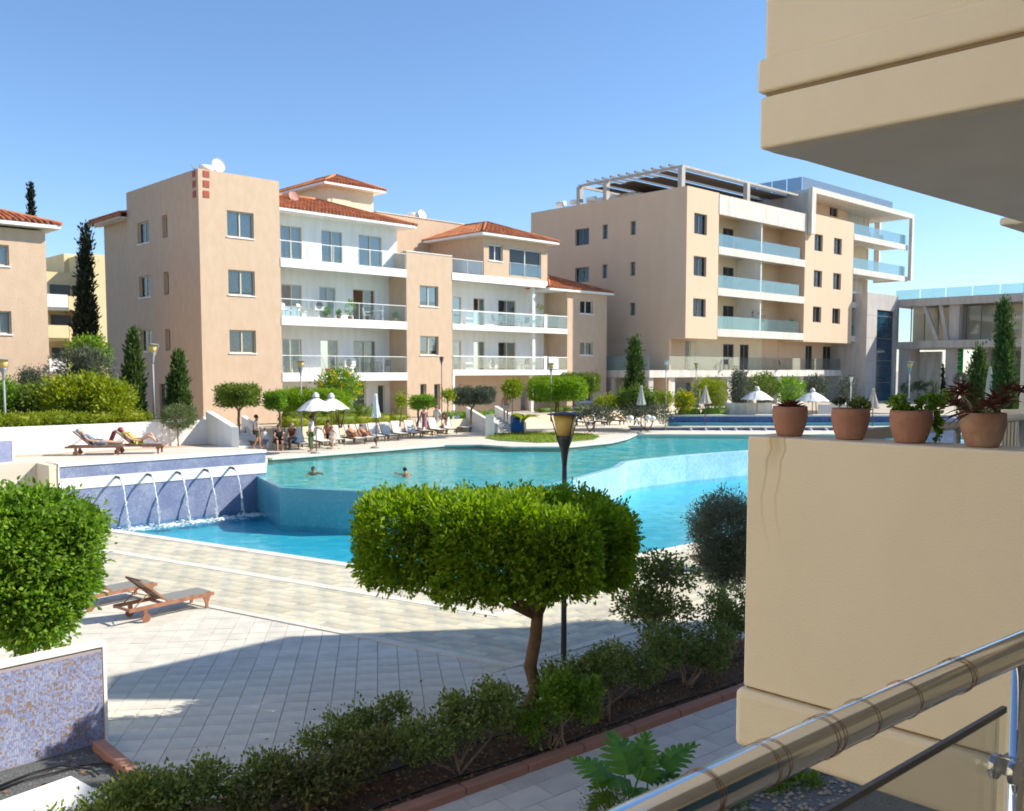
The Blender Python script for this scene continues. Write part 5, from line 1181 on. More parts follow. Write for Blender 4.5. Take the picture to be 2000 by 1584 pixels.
# ================================================================ BACKGROUND VEGETATION
def cypress(px,pyt,pyb,w,d,z0,label,lm,n=260,lean=0):
    n=int(n*1.7)
    c=dp(px,pyb,d); b=Vector((c.x,d,z0)); top=dp(px+lean,pyt,d); H=top.z-z0; r=w/2/F*d; lx=top.x-b.x
    t=empty('cypress_tree',b,0,label,'cypress tree','columnar cypresses')
    bl_=[(lx*k,0,H*(.12+.80*k),r*(1-.78*k**1.6)*random.uniform(.85,1.1),r*(1-.78*k**1.6),H*.085) for k in (0.02,.1,.2,.3,.4,.5,.6,.7,.78,.86,.93,.98)]
    MB().tube([(0,0,-.1),(0,0,H*.3)],[r*.15,r*.1],7).build('trunk',M_bark,t); crown('crown',bl_,n,9,.26,.09,lm,t,cr=r*.34,up=1.6,shell=.55)
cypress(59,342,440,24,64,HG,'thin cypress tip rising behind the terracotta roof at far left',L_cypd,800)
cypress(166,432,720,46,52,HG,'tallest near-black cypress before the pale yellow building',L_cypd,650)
cypress(260,640,798,40,40,HG,'slim mid-green cypress beside the hedge, left of the lamp post',L_cyp,420)
cypress(349,683,800,38,40.5,HG,'shorter pointed green cypress right of the lamp post by the sand wall',L_cyp,380)
cypress(1240,652,785,42,62,1.9,'green cypress in front of the shaded side of the modern block',L_cyp,450)
cypress(1966,575,800,46,52,1.6,'tall dark cypress at the right edge before the bridge wing',L_cyp,600,-6)
cypress(1903,672,790,50,60,1.6,'forked dark cypress between the columns at right',L_cyp,450,12)
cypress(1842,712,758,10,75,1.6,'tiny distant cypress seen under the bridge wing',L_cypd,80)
# hedge on the retaining wall
def hedge(p,q,w,z0,z1,label,lm=None,n=900):
    d=(q-p);d.z=0;L_=d.length; t=empty('hedge',(p.x,p.y,z0),math.atan2(d.y,d.x),label,'hedge'); k=max(2,int(L_/1.2)); h=z1-z0
    bl_=[((i+.5)*L_/k,w/2,h/2,L_/k*.62,w/2,h/2*random.uniform(.97,1.05),5) for i in range(k)]
    crown('foliage',bl_,n,8,.08,.05,lm or L_hed,t,cr=.09,up=.5,shell=.88,core=True); MB().tube([(L_/2,w/2,0),(L_/2,w/2,h*.6)],.05,6).build('trunk',M_bark,t)
    return t
hedge(T.w(xl2,.35,0),T.w(-2.2,.35,0),.9,HG-.05,HG+.42,'long clipped lime hedge on top of the white retaining wall',L_yel,2200)
# shrubs behind left hedge
def bush(px0,px1,py0,py1,d,z0,label,lm,n=300,l=.14,w=.07,name='bush',cat='bush',dep=None,cr=.25,core=False,group=None,flower=None,lf=.0,pw=2.2):
    b=dp((px0+px1)/2,py1,d); b.z=z0; t=empty(name,b,0,label,cat,group); bl_=[px_blob(b,px0,px1,py0,py1,d,dep)+(pw,)]
    W_=bl_[0][3]
    if px1-px0>60: bl_=[(bl_[0][0]+k*W_*.55,random.uniform(-.3,.3),bl_[0][2]-abs(k)*.12*bl_[0][5]+random.uniform(-.1,.1)*bl_[0][5],W_*.5,bl_[0][4]*.8,bl_[0][5]*random.uniform(.8,1),pw) for k in (-1,0,1)]
    crown('foliage',bl_,n,9,l,w,lm,t,cr=cr,up=.4,shell=.55,core=core); s=MB(); [s.tube(wob((random.uniform(-.2,.2),0,0),(q[0],q[1],q[2]),4,.08),[.05,.04,.03,.03,.02],6) for q in bl_]; s.build('stems',M_bark,t)
    if flower: tag(crown('flowers',bl_,int(n*lf),4,l*1.2,w*1.3,flower,t,cr=cr*.4,shell=.9),kind='stuff')
    return t
bush(100,250,735,812,37,HG,'wide sunlit lime green bush behind the hedge',L_yel,900,.17,.09)
bush(30,130,745,815,38.5,HG,'lighter yellow green bush behind the hedge at left',L_hed,600,.14,.07)
bush(-30,35,735,810,38,HG,'dark green bush at the left edge behind the lamp post',L_bush,500)
bush(120,215,675,760,43,HG,'grey feathery shrub below the tall dark cypress',L_oli,500,.2,.04)
bush(140,212,655,715,47,HG,'dark yellow-flecked shrub at the foot of the tall cypress',L_bush,420,flower=L_flo,lf=.04)
bush(42,73,724,755,40,HG,'round grey green ball topiary near the left building',L_oli,240,.1,.04,dep=.4)
b=dp(348,868,37.2); b.z=TZ
tree('standard_tree','small grey green ball-headed tree before the white retaining wall','tree',b,[px_blob(b,318,382,792,835,37.2,.6)+(2.6,)],420,10,.10,.03,leafmat('leaf_ball',(.10,.14,.05),(.18,.22,.09),.25),r0=.035,limbs=3,cr=.1,bark=M_stem,fork=(0,0,b and .9))
# young palms on terrace
def palm(px,pyb,pyt,d,z0,label,n=9,s=1.0):
    b=dp(px,pyb,d); b.z=z0; h=dp(px,pyt,d).z-z0; t=empty('young_palm',b,0,label,'palm'); MB().tube([(0,0,0),(.02,0,h)],[.06,.04],8).build('trunk',M_bark,t)
    for k in range(n): m=MB(); blade(m,(.02,0,h),k*2*math.pi/n+.3,random.uniform(.5,1.1),1.1*s,.16*s,random.uniform(1.2,1.9),7); m.build('frond',L_yel,t)
palm(42,882,862,34.5,TZ,'small yellowish palm at the left end of the white wall',7,.7); palm(262,866,852,36.8,TZ,'tiny palm behind the sunbather in yellow',7,.6); palm(1023,846,822,55,DK,'young palm on the oval lawn left of the lantern',9,1.1); palm(1090,815,785,58,GZ,'spiky yellow green palm behind the lantern',9,1.0)
b=dp(172,858,36); b.z=TZ; tree('standard_tree','tiny flat dark green clipped tree behind the blue-shirt sunbather','tree',b,[px_blob(b,153,190,835,850,36,.4)+(3,)],160,9,.08,.03,L_bush,r0=.03,limbs=2,cr=.07)
# topiary trees around building A
def topi(px0,px1,py0,py1,pxb,pyb,d,z0,label,lm,n=420,r0=.07,pw=4,l=.11,w=.055,dep=None,**k):
    pw=5; b=dp(pxb,pyb,d); b.z=z0; bl_=px_blob(b,px0,px1,py0,py1,d,dep); W_=bl_[3]
    bs=[(bl_[0]-W_*.45,0,bl_[2],W_*.55,bl_[4]*.8,bl_[5],pw),(bl_[0]+W_*.45,0,bl_[2]+.03,W_*.55,bl_[4]*.8,bl_[5]*.95,pw)]
    k.setdefault('core',.72); k.setdefault('jit',.03); tree('topiary_tree',label,'tree',b,bs,int(n*1.6),9,l,w,lm,r0=r0,limbs=4,cr=.12,shell=.8,group='clipped trees round the pool gardens',fork=(0.05,0,max(.3,(bl_[2]-bl_[5])*.8)),**k)
topi(425,505,753,792,465,826,45.5,GZ,'clipped box-headed tree by the corner of the sand building',L_hed,420)
topi(518,556,768,796,545,830,46,GZ,'small clipped tree half behind the large lime topiary',L_bush,220)
topi(543,680,762,800,610,840,48,GZ,'wide lime flat-topped tree behind the white umbrellas',L_top,800)
topi(803,847,775,796,815,820,52,GZ,'little dark flat-headed tree before the slim ground windows',L_bush,240)
topi(886,965,758,788,920,815,54,GZ,'grey olive-green flat-headed tree left of the stairs',L_oli,460)
topi(1033,1145,738,782,1085,806,57,GZ,'wide dense lime topiary in front of the right balconies',L_top,760)
topi(1095,1170,730,768,1120,812,60,GZ,'flat lime topiary behind and right of the wide one',L_hed,500)
bush(625,705,720,775,50,GZ,'tall yellow flowering shrub behind the umbrellas',L_bush,340,flower=L_flo,lf=.22)
b=dp(1000,815,55.5); b.z=GZ; tree('young_tree','young sparse lime tree beside the ground floor door','tree',b,[px_blob(b,985,1018,742,775,55.5,.6)],200,8,.15,.08,L_yel,r0=.03,limbs=3,cr=.2,bark=M_stem)
b=dp(895,800,52); b.z=GZ; bush(778,782+10,770,795,51,GZ,'small lime shrub at the recess corner',L_yel,60,name='bush'); bush(868,882,765,780,52,GZ,'small yellow shrub beside the white column',L_yel,60)
# hedges in front of A (along R)
def rl(px,py,z): return gp(px,py,z)
hp=lambda px,py,z,d: dp(px,py,d)
def hedge_px(pxa,pxb,pyt,pyb,d,label,lm=None,n=500,w=.8):
    x0_,_=A.front(pxa,820,d); x1_,_=A.front(pxb,820,d); a=A.w(x0_,d,0); q=A.w(x1_,d,0); z1=GZ+max(.3,A.front(pxa,pyt,d)[1]); return hedge(Vector((a.x,a.y,0)),Vector((q.x,q.y,0)),w,GZ-.1,z1,label,lm,n)
hedge_px(560,735,797,822,-3.2,'taller clipped hedge behind the sun loungers',L_hed,700)
hedge_px(700,800,812,832,-4.1,'low bright clipped hedge behind the loungers',L_yel,320); hedge_px(560,700,816,832,-4.15,'low bright hedge strip directly behind the umbrellas',L_yel,420)
hedge_px(870,950,806,826,-3.8,'clipped dark hedge left of the white stairs',L_bush,300); hedge_px(955,985,805,820,-2.6,'short hedge between the stair walls',L_bush,120); hedge_px(1060,1190,800,812,-1.2,'low hedge along the sand wall base right of the stairs',L_hed,420)
bush(1205,1283,755,797,60.5,1.6,'large domed clipped green bush beside the cypress',L_hed,420,core=True,pw=3)
bush(1160,1210,775,800,60,1.6,'lime bush between the two buildings',L_yel,200)
bush(1120,1195,795,815,56,1.4,'grey green ground shrub left of the white stones',L_oli,200); bush(1210,1310,790,818,59,1.3,'low mixed grey green planting behind the white stones',L_oli,320)
bush(1285,1312,765,790,61,1.6,'yellow green shrub behind the lamp post',L_yel,120); bush(1320,1353,765,800,62,1.6,'yellow flowering shrub before the podium pillar',L_yel,200,flower=L_flo,lf=.15)
bush(1357,1418,733,790,63,1.6,'full lime bush below the peach corner',L_yel,420)
bush(1425,1462,722,790,64,1.6,'grey slender shrub left of the white umbrella',L_oli,260); bush(1462,1518,728,780,65,1.6,'airy green tree above the white umbrella',L_hed,320); bush(1515,1570,738,785,65,1.6,'green shrub screen behind the leftmost pot',L_bush,300); bush(1570,1615,735,775,66,1.6,'loose olive shrub before the dark ground floor',L_oli,240); bush(1640,1668,735,790,64,1.6,'slim brownish shrub near the grey tower',L_oli,160)
MBh=hedge_px
a=dp(1325,808,62.6);b2_=dp(1418,808,62.6); hedge(Vector((a.x,62.6,0)),Vector((b2_.x,62.6,0)),.8,DK,dp(1325,793,62.6).z,'dark clipped hedge behind the navy cascade',L_bush,400)
for px,py,r,lab in ((1773,757,12,'small ball topiary below the far lantern'),(1795,752,9,'second small ball topiary behind the creeper pot'),(1818,757,14,'larger ball topiary above the creeper pot'),(1877,740,12,'grey ball topiary between pots at right')):
    d=58; b=dp(px,800,d); b.z=1.2; tree('ball_topiary',lab,'tree',b,[px_blob(b,px-r,px+r,py-r,py+r,d,None)],150,8,.1,.05,L_oli,r0=.04,limbs=2,cr=.1,group='ball topiaries at the far right')
# oval lawn
lw=[P2(gp(x,y,DK)) for x,y in ((948,856),(975,861),(1050,865),(1110,864),(1160,859),(1172,853),(1150,848),(1080,845),(1000,846),(960,850))]
struct(MB().prism(lw,DK-.1,DK+.04).build('oval_lawn',M_grass))
g=RNG.uniform(size=(2600,2)); xs=[p[0] for p in lw]; ys=[p[1] for p in lw]; pts_=[(min(xs)+a*(max(xs)-min(xs)),min(ys)+b*(max(ys)-min(ys))) for a,b in g]; pts_=[(x,y,DK+.08) for x,y in pts_ if inpoly(x,y,lw)]
me=leaves_mesh('grass',np.array(pts_),np.tile([0,0,1.],(len(pts_),1))+RNG.normal(size=(len(pts_),3))*.4,.12,.05); me.materials.append(L_yel); o=bpy.data.objects.new('grass',me); COL.objects.link(o); tag(o,'short grass on the oval lawn by the pool',kind='stuff')
# white stones
for i,(px,py,w) in enumerate(((1231,817,10),(1245,820,7),(1266,815,9),(1275,817,8))):
    p=dp(px,py,57.5); s=w/F*57.5*.7; o=MB().ball((0,0,0),s,s*.7,s*.8,8,6); ob_=o.build('boulder',M_white); ob_.location=p; tag(ob_,('large white boulder leftmost beside the closed umbrella','small white boulder between two larger ones','white boulder right of the closed umbrella','rightmost white boulder by the grey planting')[i],'boulder')

# ---- stairs
def stair(px0,px1,n,label,m=M_white):
    yl=EDGE-.21-n*.32; x0_,_=A.front(px0,860,yl); x1_,_=A.front(px1,860,yl); L_=x1_-x0_; p=A.w(x0_,yl,0); t=empty('staircase',(p.x,p.y,DK),ANG,label,'stairs')
    for i in range(n): MB().box(0,L_,i*.32,i*.32+.318+(.2 if i==n-1 else 0),0,(GZ-DK)*(i+1)/n+.01).build('step',m,t)
    return t,L_
def cheek(parent,x,n,th=.25,h=.75):
    L_=n*.32; z=GZ-DK; m=MB(); x0=x;x1=x+th
    m.add([(x0,-.5,0),(x1,-.5,0),(x1,L_+.3,0),(x0,L_+.3,0),(x0,-.5,.55),(x1,-.5,.55),(x1,L_+.3,z+h),(x0,L_+.3,z+h)],[(0,3,2,1),(4,5,6,7),(0,1,5,4),(1,2,6,5),(2,3,7,6),(3,0,4,7)]); m.build('cheek_wall',M_white,parent)
t,L_=stair(447,514,6,'white steps rising behind the standing man, left of the umbrellas'); cheek(t,-.26,6); cheek(t,L_,6)
t,L_=stair(962,1012,6,'white steps by the blue bin below the right balconies',M_concW); cheek(t,-.26,6); cheek(t,L_,6)
o=MB().box(0,.5,0,.3,0,1.3).build('gate_pillar',M_white); p=dp(948,840,54.5); o.location=(p.x,p.y,DK); tag(o,'short white pillar left of the stairs with the blue bin','pillar')

# ================================================================ LAMPS
def cone_lamp(name,px,pyt,pyb,d,z0,label,m,shade,s=1.0,group=None):
    b=dp(px,pyb,d); b.z=z0; H=dp(px,pyt,d).z-z0; t=empty(name,b,0,label,'lamp post',group)
    MB().tube([(0,0,0),(0,0,H-.90*s)],[.055*s,.045*s],12).build('pole',m,t)
    MB().lathe([(.0,H-1.0*s),(.045*s,H-.98*s),(.06*s,H-.82*s),(.09*s,H-.64*s),(.15*s,H-.47*s),(.155*s,H-.42*s),(0,H-.42*s)],seg=20).build('collar',m,t)
    MB().lathe([(.0,H-.418*s),(.145*s,H-.415*s),(.215*s,H-.04*s),(0,H-.04*s)],seg=20).build('lamp_shade',shade,t)
    for k in range(4): a=k*math.pi/2+.5; MB().tube([(.10*s*math.cos(a),.10*s*math.sin(a),H-.62*s),(.31*s*math.cos(a),.31*s*math.sin(a),H-.02*s)],.013*s,6).build('strut',m,t)
    MB().lathe([(0,H+.03*s),(.10*s,H+.02*s),(.33*s,H-.015*s),(.33*s,H-.03*s),(0,H-.03*s)],seg=28).build('cap',m,t)
    return t
dl=gp(1095,1288,0).y
tl_=cone_lamp('garden_lantern',1101,807,1288,dl,0,'near lantern post with amber shade rising from behind the clipped tree',M_poled,M_lamp,.95)
G_='slender lamp posts round the pool'
cone_lamp('lamp_post',301,672,805,38.5,HG,'silver lamp post between the two green cypresses',M_pole,M_lamp,.85,G_)
cone_lamp('lamp_post',12,701,862,34,TZ,'silver lamp post near the left edge with amber shade',M_pole,M_lamp,.8,G_)
cone_lamp('lamp_post',589,704,830,47,GZ,'thin lamp post above the white umbrellas',M_pole,M_lamp,.8,G_)
cone_lamp('lamp_post',863,697,822,50,GZ,'dark thin lamp post before the blank sand wall by the small windows',M_poled,M_poled,.5,G_)
cone_lamp('lamp_post',1076,709,815,56,GZ,'small amber lantern above the wide lime topiary',M_pole,M_lamp,.75,G_)
cone_lamp('lamp_post',1300,704,800,60,1.2,'silver lamp post between domed bush and lime bush',M_pole,M_framew,.75,G_)
cone_lamp('lamp_post',1359,709,790,63,1.6,'thin lamp post with amber shade by the peach corner',M_pole,M_lamp,.6,G_)
cone_lamp('lamp_post',1661,737,795,62,1.2,'white topped thin post left of the grey tower',M_framew,M_framew,.5,G_)
cone_lamp('lamp_post',1774,707,800,57,1.2,'grey lamp post with amber shade behind the creeper pot',M_pole,M_lamp,.8,G_)

# ================================================================ UMBRELLAS
def umbrella(px,pyt,pyb,w,d,z0,label,m,closed=False,hc=None):
    b=dp(px,pyb,d); b.z=z0; H=dp(px,pyt,d).z-z0; r=w/2/F*d; t=empty('parasol',b,0,label,'parasol')
    MB().tube([(0,0,0),(0,0,H-.1)],.03,8).build('pole',M_teak if not closed else M_wood,t); MB().lathe([(0,0),(.28,0),(.28,.06),(.1,.1),(0,.1)],seg=16).build('base',M_conc,t)
    c=MB(); n=16
    if closed:
        prof=[(.02,H),(.10,H-.05),(.08,H-.18),(r*.75,H-.9),(r,H-hc*.95),(r*.9,H-hc),(0,H-hc+.05)]
        vs=[]
        for rr_,z in prof:
            for k in range(n): a=2*math.pi*k/n; q=rr_*(1.0 if k%2 else .72); vs.append((q*math.cos(a),q*math.sin(a),z))
        c.add(vs,[(i*n+k,i*n+(k+1)%n,(i+1)*n+(k+1)%n,(i+1)*n+k) for i in range(len(prof)-1) for k in range(n)],False); c.build('canopy',m,t)
    else:
        z=H; vs=[(0,0,z-.18)]
        for k in range(n):
            a=2*math.pi*k/n; rr_=r if k%2==0 else r*.955; vs.append((rr_*math.cos(a),rr_*math.sin(a),z-hc if k%2==0 else z-hc+.04))
        for k in range(n): a=2*math.pi*k/n; vs.append((rr_*.5*math.cos(a),rr_*.5*math.sin(a),z-.18-(hc-.18)*(.42 if k%2==0 else .38)))
        fs=[]
        for k in range(n): k2=(k+1)%n; fs+=[(0,1+n+k,1+n+k2),(1+n+k,1+k,1+k2,1+n+k2)]
        c.add(vs,fs); o=c.build('canopy',m,t)
        for k in range(8): a=2*math.pi*k/8; MB().tube([(0,0,z-.25),(r*.97*math.cos(a),r*.97*math.sin(a),z-hc-.01)],.012,4).build('rib',M_teak,t)
        v=MB(); prof=[(.02,H+.02),(.10,H-.02),(.15,H-.10),(.18,H-.20)]; v.lathe(prof,seg=12); v.build('vent_cap',m,t)
umbrella(618,767,875,78,43.6,DK,'open white parasol over the loungers, the left one of the pair',M_umb,hc=.85)
umbrella(648,768,872,72,46,DK,'open white parasol behind and right of its twin',M_umb,hc=.8)
umbrella(735,769,872,20,46.5,DK,'closed white parasol among the pale loungers',M_umb,True,1.2)
umbrella(1252,753,825,20,57,DK,'closed beige parasol in front of the domed bush',M_umbb,True,1.2)
umbrella(1377,753,825,25,61,DK,'closed beige parasol above the navy cascade',M_umbb,True,1.2)
umbrella(1478,755,820,66,62.8,DK,'open white parasol left of the aloe pot',M_umb,hc=.9)
umbrella(1586,758,820,66,63,DK,'open white parasol between the first two pots',M_umb,hc=.9)
umbrella(1640,772,830,54,66,DK,'low open white parasol behind the second pot',M_umb,hc=.9)
umbrella(1704,758,830,24,60.5,DK,'closed pinkish beige parasol right of the second pot',M_umbb,True,1.35)
umbrella(1930,716,835,16,58,DK,'tall closed pale parasol behind the dark succulent',M_umbb,True,2.2)
# white low counter behind cascade
for k,(pa,pb,yt,yb,d,m,lab) in enumerate(((1418,1508,787,812,63.2,M_concW,'grey plastered low wall under the white parasol'),(1600,1700,790,812,64.5,M_white,'white low wall behind the second pot'))):
    a=dp(pa,yt,d);b=dp(pb,yt,d); o=MB().box(0,b.x-a.x,0,.3,0,a.z-DK).build('low_wall',m); o.location=(a.x,d,DK); tag(o,lab,'wall')
# bar/terrace wall far right (violet panel + beige fence)
a=dp(1818,826,40);b=dp(1868,826,40); o=empty('mosaic_wall',(a.x,40,0)); tag(o,'violet mosaic panel with white edge behind the weathered pot','wall'); MB().box(0,b.x-a.x-.08,0,.3,-1,dp(1818,817,40).z).build('mosaic_panel',M_violet,o); MB().box(b.x-a.x-.078,b.x-a.x,-.03,.3,-1,dp(1818,815,40).z).build('edge',M_white,o)
a=dp(1958,800,26); o=empty('metal_fence',(a.x,26,0)); tag(o,'pale beige slatted fence at the right edge behind the handrail','fence'); MB().box(0,4,0,.08,1.2,a.z).build('frame',M_cream,o)
for q in range(40): MB().box(.03+q*.1,.06+q*.1,-.03,-.002,1.3,a.z-.15).build('slat',M_frameg,o)

# ================================================================ LOUNGERS
def lounger(wood,sling,back=45,name='sun_lounger',side_wheel=True):
    """foot end at +x, head at -x; seat 0.33 m high, 2.0 m long"""
    t=empty(name,(0,0,0)); L_=1.0
    f=MB(); 
    for y in (-.31,.31): f.bar((-.98,y,.30),(.98,y,.30),.035,.075)
    for x in (-.95,-.2,.95): f.bar((x,-.31,.30),(x,.31,.30),.04,.05,)
    f.build('frame',wood,t)
    for y in (-.30,.30):
        l=MB(); l.add([(.72,y-.02,.26),(.90,y-.02,.26),(.84,y-.02,.12),(.84,y-.02,0),(.78,y-.02,0),(.78,y-.02,.12),(.72,y+.02,.26),(.90,y+.02,.26),(.84,y+.02,.12),(.84,y+.02,0),(.78,y+.02,0),(.78,y+.02,.12)],[(5,4,3,2,1,0),(6,7,8,9,10,11),(0,1,7,6),(1,2,8,7),(2,3,9,8),(3,4,10,9),(4,5,11,10),(5,0,6,11)]); l.build('leg',wood,t)
        l=MB(); l.bar((-.62,y,.28),(-.62,y,.09),.035,.09,up=(1,0,0)); l.build('leg',wood,t)
        MB().disc((-.62,y*1.12,.09),.09,(0,1,0),.03,16).build('wheel',wood,t)
    MB().box(-.1,.94,-.27,.27,.335,.355).build('seat',sling,t)
    a=R_(back); c_,s_=math.cos(a),math.sin(a); b=MB()
    b.box(-.80,0,-.27,.27,.005,.022); b.xf(Matrix.Translation((-.1,0,.335))@Matrix.Rotation(a,4,'Y')); b.build('backrest',sling,t)
    bf=MB()
    for y in (-.285,.285): bf.bar((0,y,0),(-.82,y,0),.025,.04)
    bf.bar((-.80,-.285,0),(-.80,.285,0),.025,.04); bf.bar((-.4,-.285,-.01),(-.4,.285,-.01),.025,.03); bf.xf(Matrix.Translation((-.1,0,.33))@Matrix.Rotation(a,4,'Y')); bf.build('back_frame',wood,t)
    if back>10: 
        p=MB()
        for y in (-.24,.24): p.bar((-.1-.45*c_,y,.33+.45*s_),(-.85,y,.30),.015,.02)
        p.build('prop',wood,t)
    return t
proto=lounger(M_teak,M_sling,42)
def put(o,loc,rz,label,group=None,s=1):
    o.location=loc; o.rotation_euler=(0,0,rz); o['label']=label; o['category']='sun lounger'
    if group:o['group']=group
    o.scale=(s,s,s); return o
GN='teak sun loungers on the near plaza'
wq=gp(283,1216,.0); fq_=gp(393,1191,.0); a_=math.atan2(fq_.y-wq.y,fq_.x-wq.x); mid=(wq+fq_)/2
nA=Vector((-math.sin(a_),math.cos(a_),0))
put(proto,mid+nA*.33,a_,'nearest teak lounger with grey sling and raised back, on the plaza tiles',GN,1.0)
o2=copy_tree(proto); put(o2,mid+nA*1.5+Vector((-.65,.1,0)),a_+.03,'teak lounger behind the nearest one, half hidden by the clipped tree',GN)
o3=copy_tree(proto); p=gp(1425,1112,0); put(o3,p,R_(5),'teak lounger across the plaza beside the olive tree',GN)
# terrace loungers with people
GT='loungers with sunbathers on the left terrace'
o4=copy_tree(proto); p4=gp(188,888,TZ); put(o4,p4,R_(12),'teak lounger on the left terrace under the man in blue',GT)
o5=copy_tree(proto); p5=gp(268,885,TZ); put(o5,p5,R_(8),'teak lounger on the left terrace under the woman in yellow',GT)
# far row
pw_=lounger(M_wood,M_slingw,52)
row=[(495,872,'dark'),(548,876,'a'),(585,876,'a'),(625,872,''),(655,868,''),(690,866,''),(712,864,''),(733,861,''),(757,859,''),(778,856,''),(803,854,''),(826,851,''),(850,848,''),(875,846,''),(898,843,''),(945,838,''),(1135,832,''),(1168,831,''),(1195,829,'')]
names=['under the man in the white shirt beside the steps','under the seated man in black','under the seated man in red, white towel over it','left of the parasol pole','under the woman in blue beside the girl','under the man with the orange towel','under the sunbather left of the closed parasol','just left of the closed parasol','just right of the closed parasol','second right of the closed parasol','third right of the closed parasol','fourth right of the closed parasol','in front of the woman in pink','in front of the man in white robe','right end of the long row, next to the person in black','alone by the white pillar with a towel','left of the three beyond the lantern','middle of the three beyond the lantern','right of the three beyond the lantern, with a sunbather']
first=True
for i,(px,py,k_) in enumerate(row):
    o=pw_ if first else copy_tree(pw_); first=False
    put(o,gp(px,py,DK),R_(-62+random.uniform(-7,7)) if i<16 else R_(-40+random.uniform(-7,7)),'pale cushioned lounger '+names[i],'pale loungers in the row along the far pool edge')
for i,(px,py) in enumerate(((760,842),(786,838),(812,834))):
    o=copy_tree(pw_); put(o,gp(px,py,DK),R_(-60),'pale cushioned lounger in the back row, '+('left one','middle one','right one near the woman in pink')[i],'back row of pale loungers')
p=gp(1011,846,DK); o=empty('waste_bin',p,0,'bright blue round bin beside the white steps','bin'); MB().lathe([(0,0),(.42,0),(.45,.2),(.45,1.0),(.4,1.15),(.2,1.2),(0,1.2)],seg=18).build('body',plain('bin_blue',(.01,.13,.42)),o); MB().box(-.15,.15,-.46,-.4,.85,1.0).build('opening',M_dark,o)
o=MB().box(-.6,.6,-.25,.25,0,.25).build('towel',plain('towel_orange',(.6,.32,.14)),None,bevel=.05); o.location=gp(958,842,DK); o.rotation_euler=(0,0,ANG); tag(o,'orange beach bag or towel bundle on the deck by the pillar','towel')

# ================================================================ PEOPLE
def skin(name,joints,edges,m,parent,sub=1):
    names_=list(joints); V=[joints[n][0] for n in names_]; E=[(names_.index(a),names_.index(b)) for a,b in edges]
    me=bpy.data.meshes.new(name); me.from_pydata(V,E,[]); o=bpy.data.objects.new(name,me); COL.objects.link(o); o.parent=parent; me.materials.append(m)
    sm=o.modifiers.new('skin','SKIN'); sm.use_smooth_shade=True
    for i,n in enumerate(names_):
        r=joints[n][1]; me.skin_vertices[0].data[i].radius=r if isinstance(r,tuple) else (r,r)
    me.skin_vertices[0].data[0].use_root=True
    if sub: s=o.modifiers.new('sub','SUBSURF'); s.levels=sub; s.render_levels=sub
    return o
def J(pose,s=1.0,female=False):
    j={'pelvis':((0,0,.93),(.155,.11)),'waist':((0,0,1.10),(.13,.095)),'chest':((0,0,1.32),(.165,.115)),'neck':((0,0,1.47),.055),'head':((0,.01,1.60),(.078,.095)),'crown':((0,0,1.70),(.06,.075)),'nose':((0,.105,1.60),.014)}
    for sd,n in ((-1,'l'),(1,'r')):
        j['sh'+n]=((sd*.17,0,1.41),.058); j['el'+n]=((sd*.23,-.02,1.14),.042); j['wr'+n]=((sd*.25,.05,.90),.028); j['ha'+n]=((sd*.25,.08,.82),(.035,.022)); j['fi'+n]=((sd*.245,.10,.75),(.025,.013)); j['th'+n]=((sd*.215,.12,.80),.011)
        j['hip'+n]=((sd*.09,0,.88),.088); j['kn'+n]=((sd*.10,.02,.50),.056); j['an'+n]=((sd*.10,-.02,.09),.036); j['to'+n]=((sd*.11,.14,.035),(.038,.028))
    j.update({k:((v if not isinstance(v[0],tuple) else v[0]),(j[k][1])) for k,v in pose.items()})
    return {k:(tuple(c*s for c in v[0]),tuple(c*s for c in v[1]) if isinstance(v[1],tuple) else v[1]*s) for k,v in j.items()}
BE=[('pelvis','waist'),('waist','chest'),('chest','neck'),('neck','head'),('head','crown'),('head','nose')]
for n in 'lr': BE+=[('chest','sh'+n),('sh'+n,'el'+n),('el'+n,'wr'+n),('wr'+n,'ha'+n),('ha'+n,'fi'+n),('ha'+n,'th'+n),('pelvis','hip'+n),('hip'+n,'kn'+n),('kn'+n,'an'+n),('an'+n,'to'+n)]
def grow(j,names_,k,minr=0):
    out={}
    for n in names_: r=j[n][1]; out[n]=(j[n][0],tuple(x+k for x in r) if isinstance(r,tuple) else r+k)
    return out
def lerp(a,b,t): return tuple(x+(y-x)*t for x,y in zip(a,b))
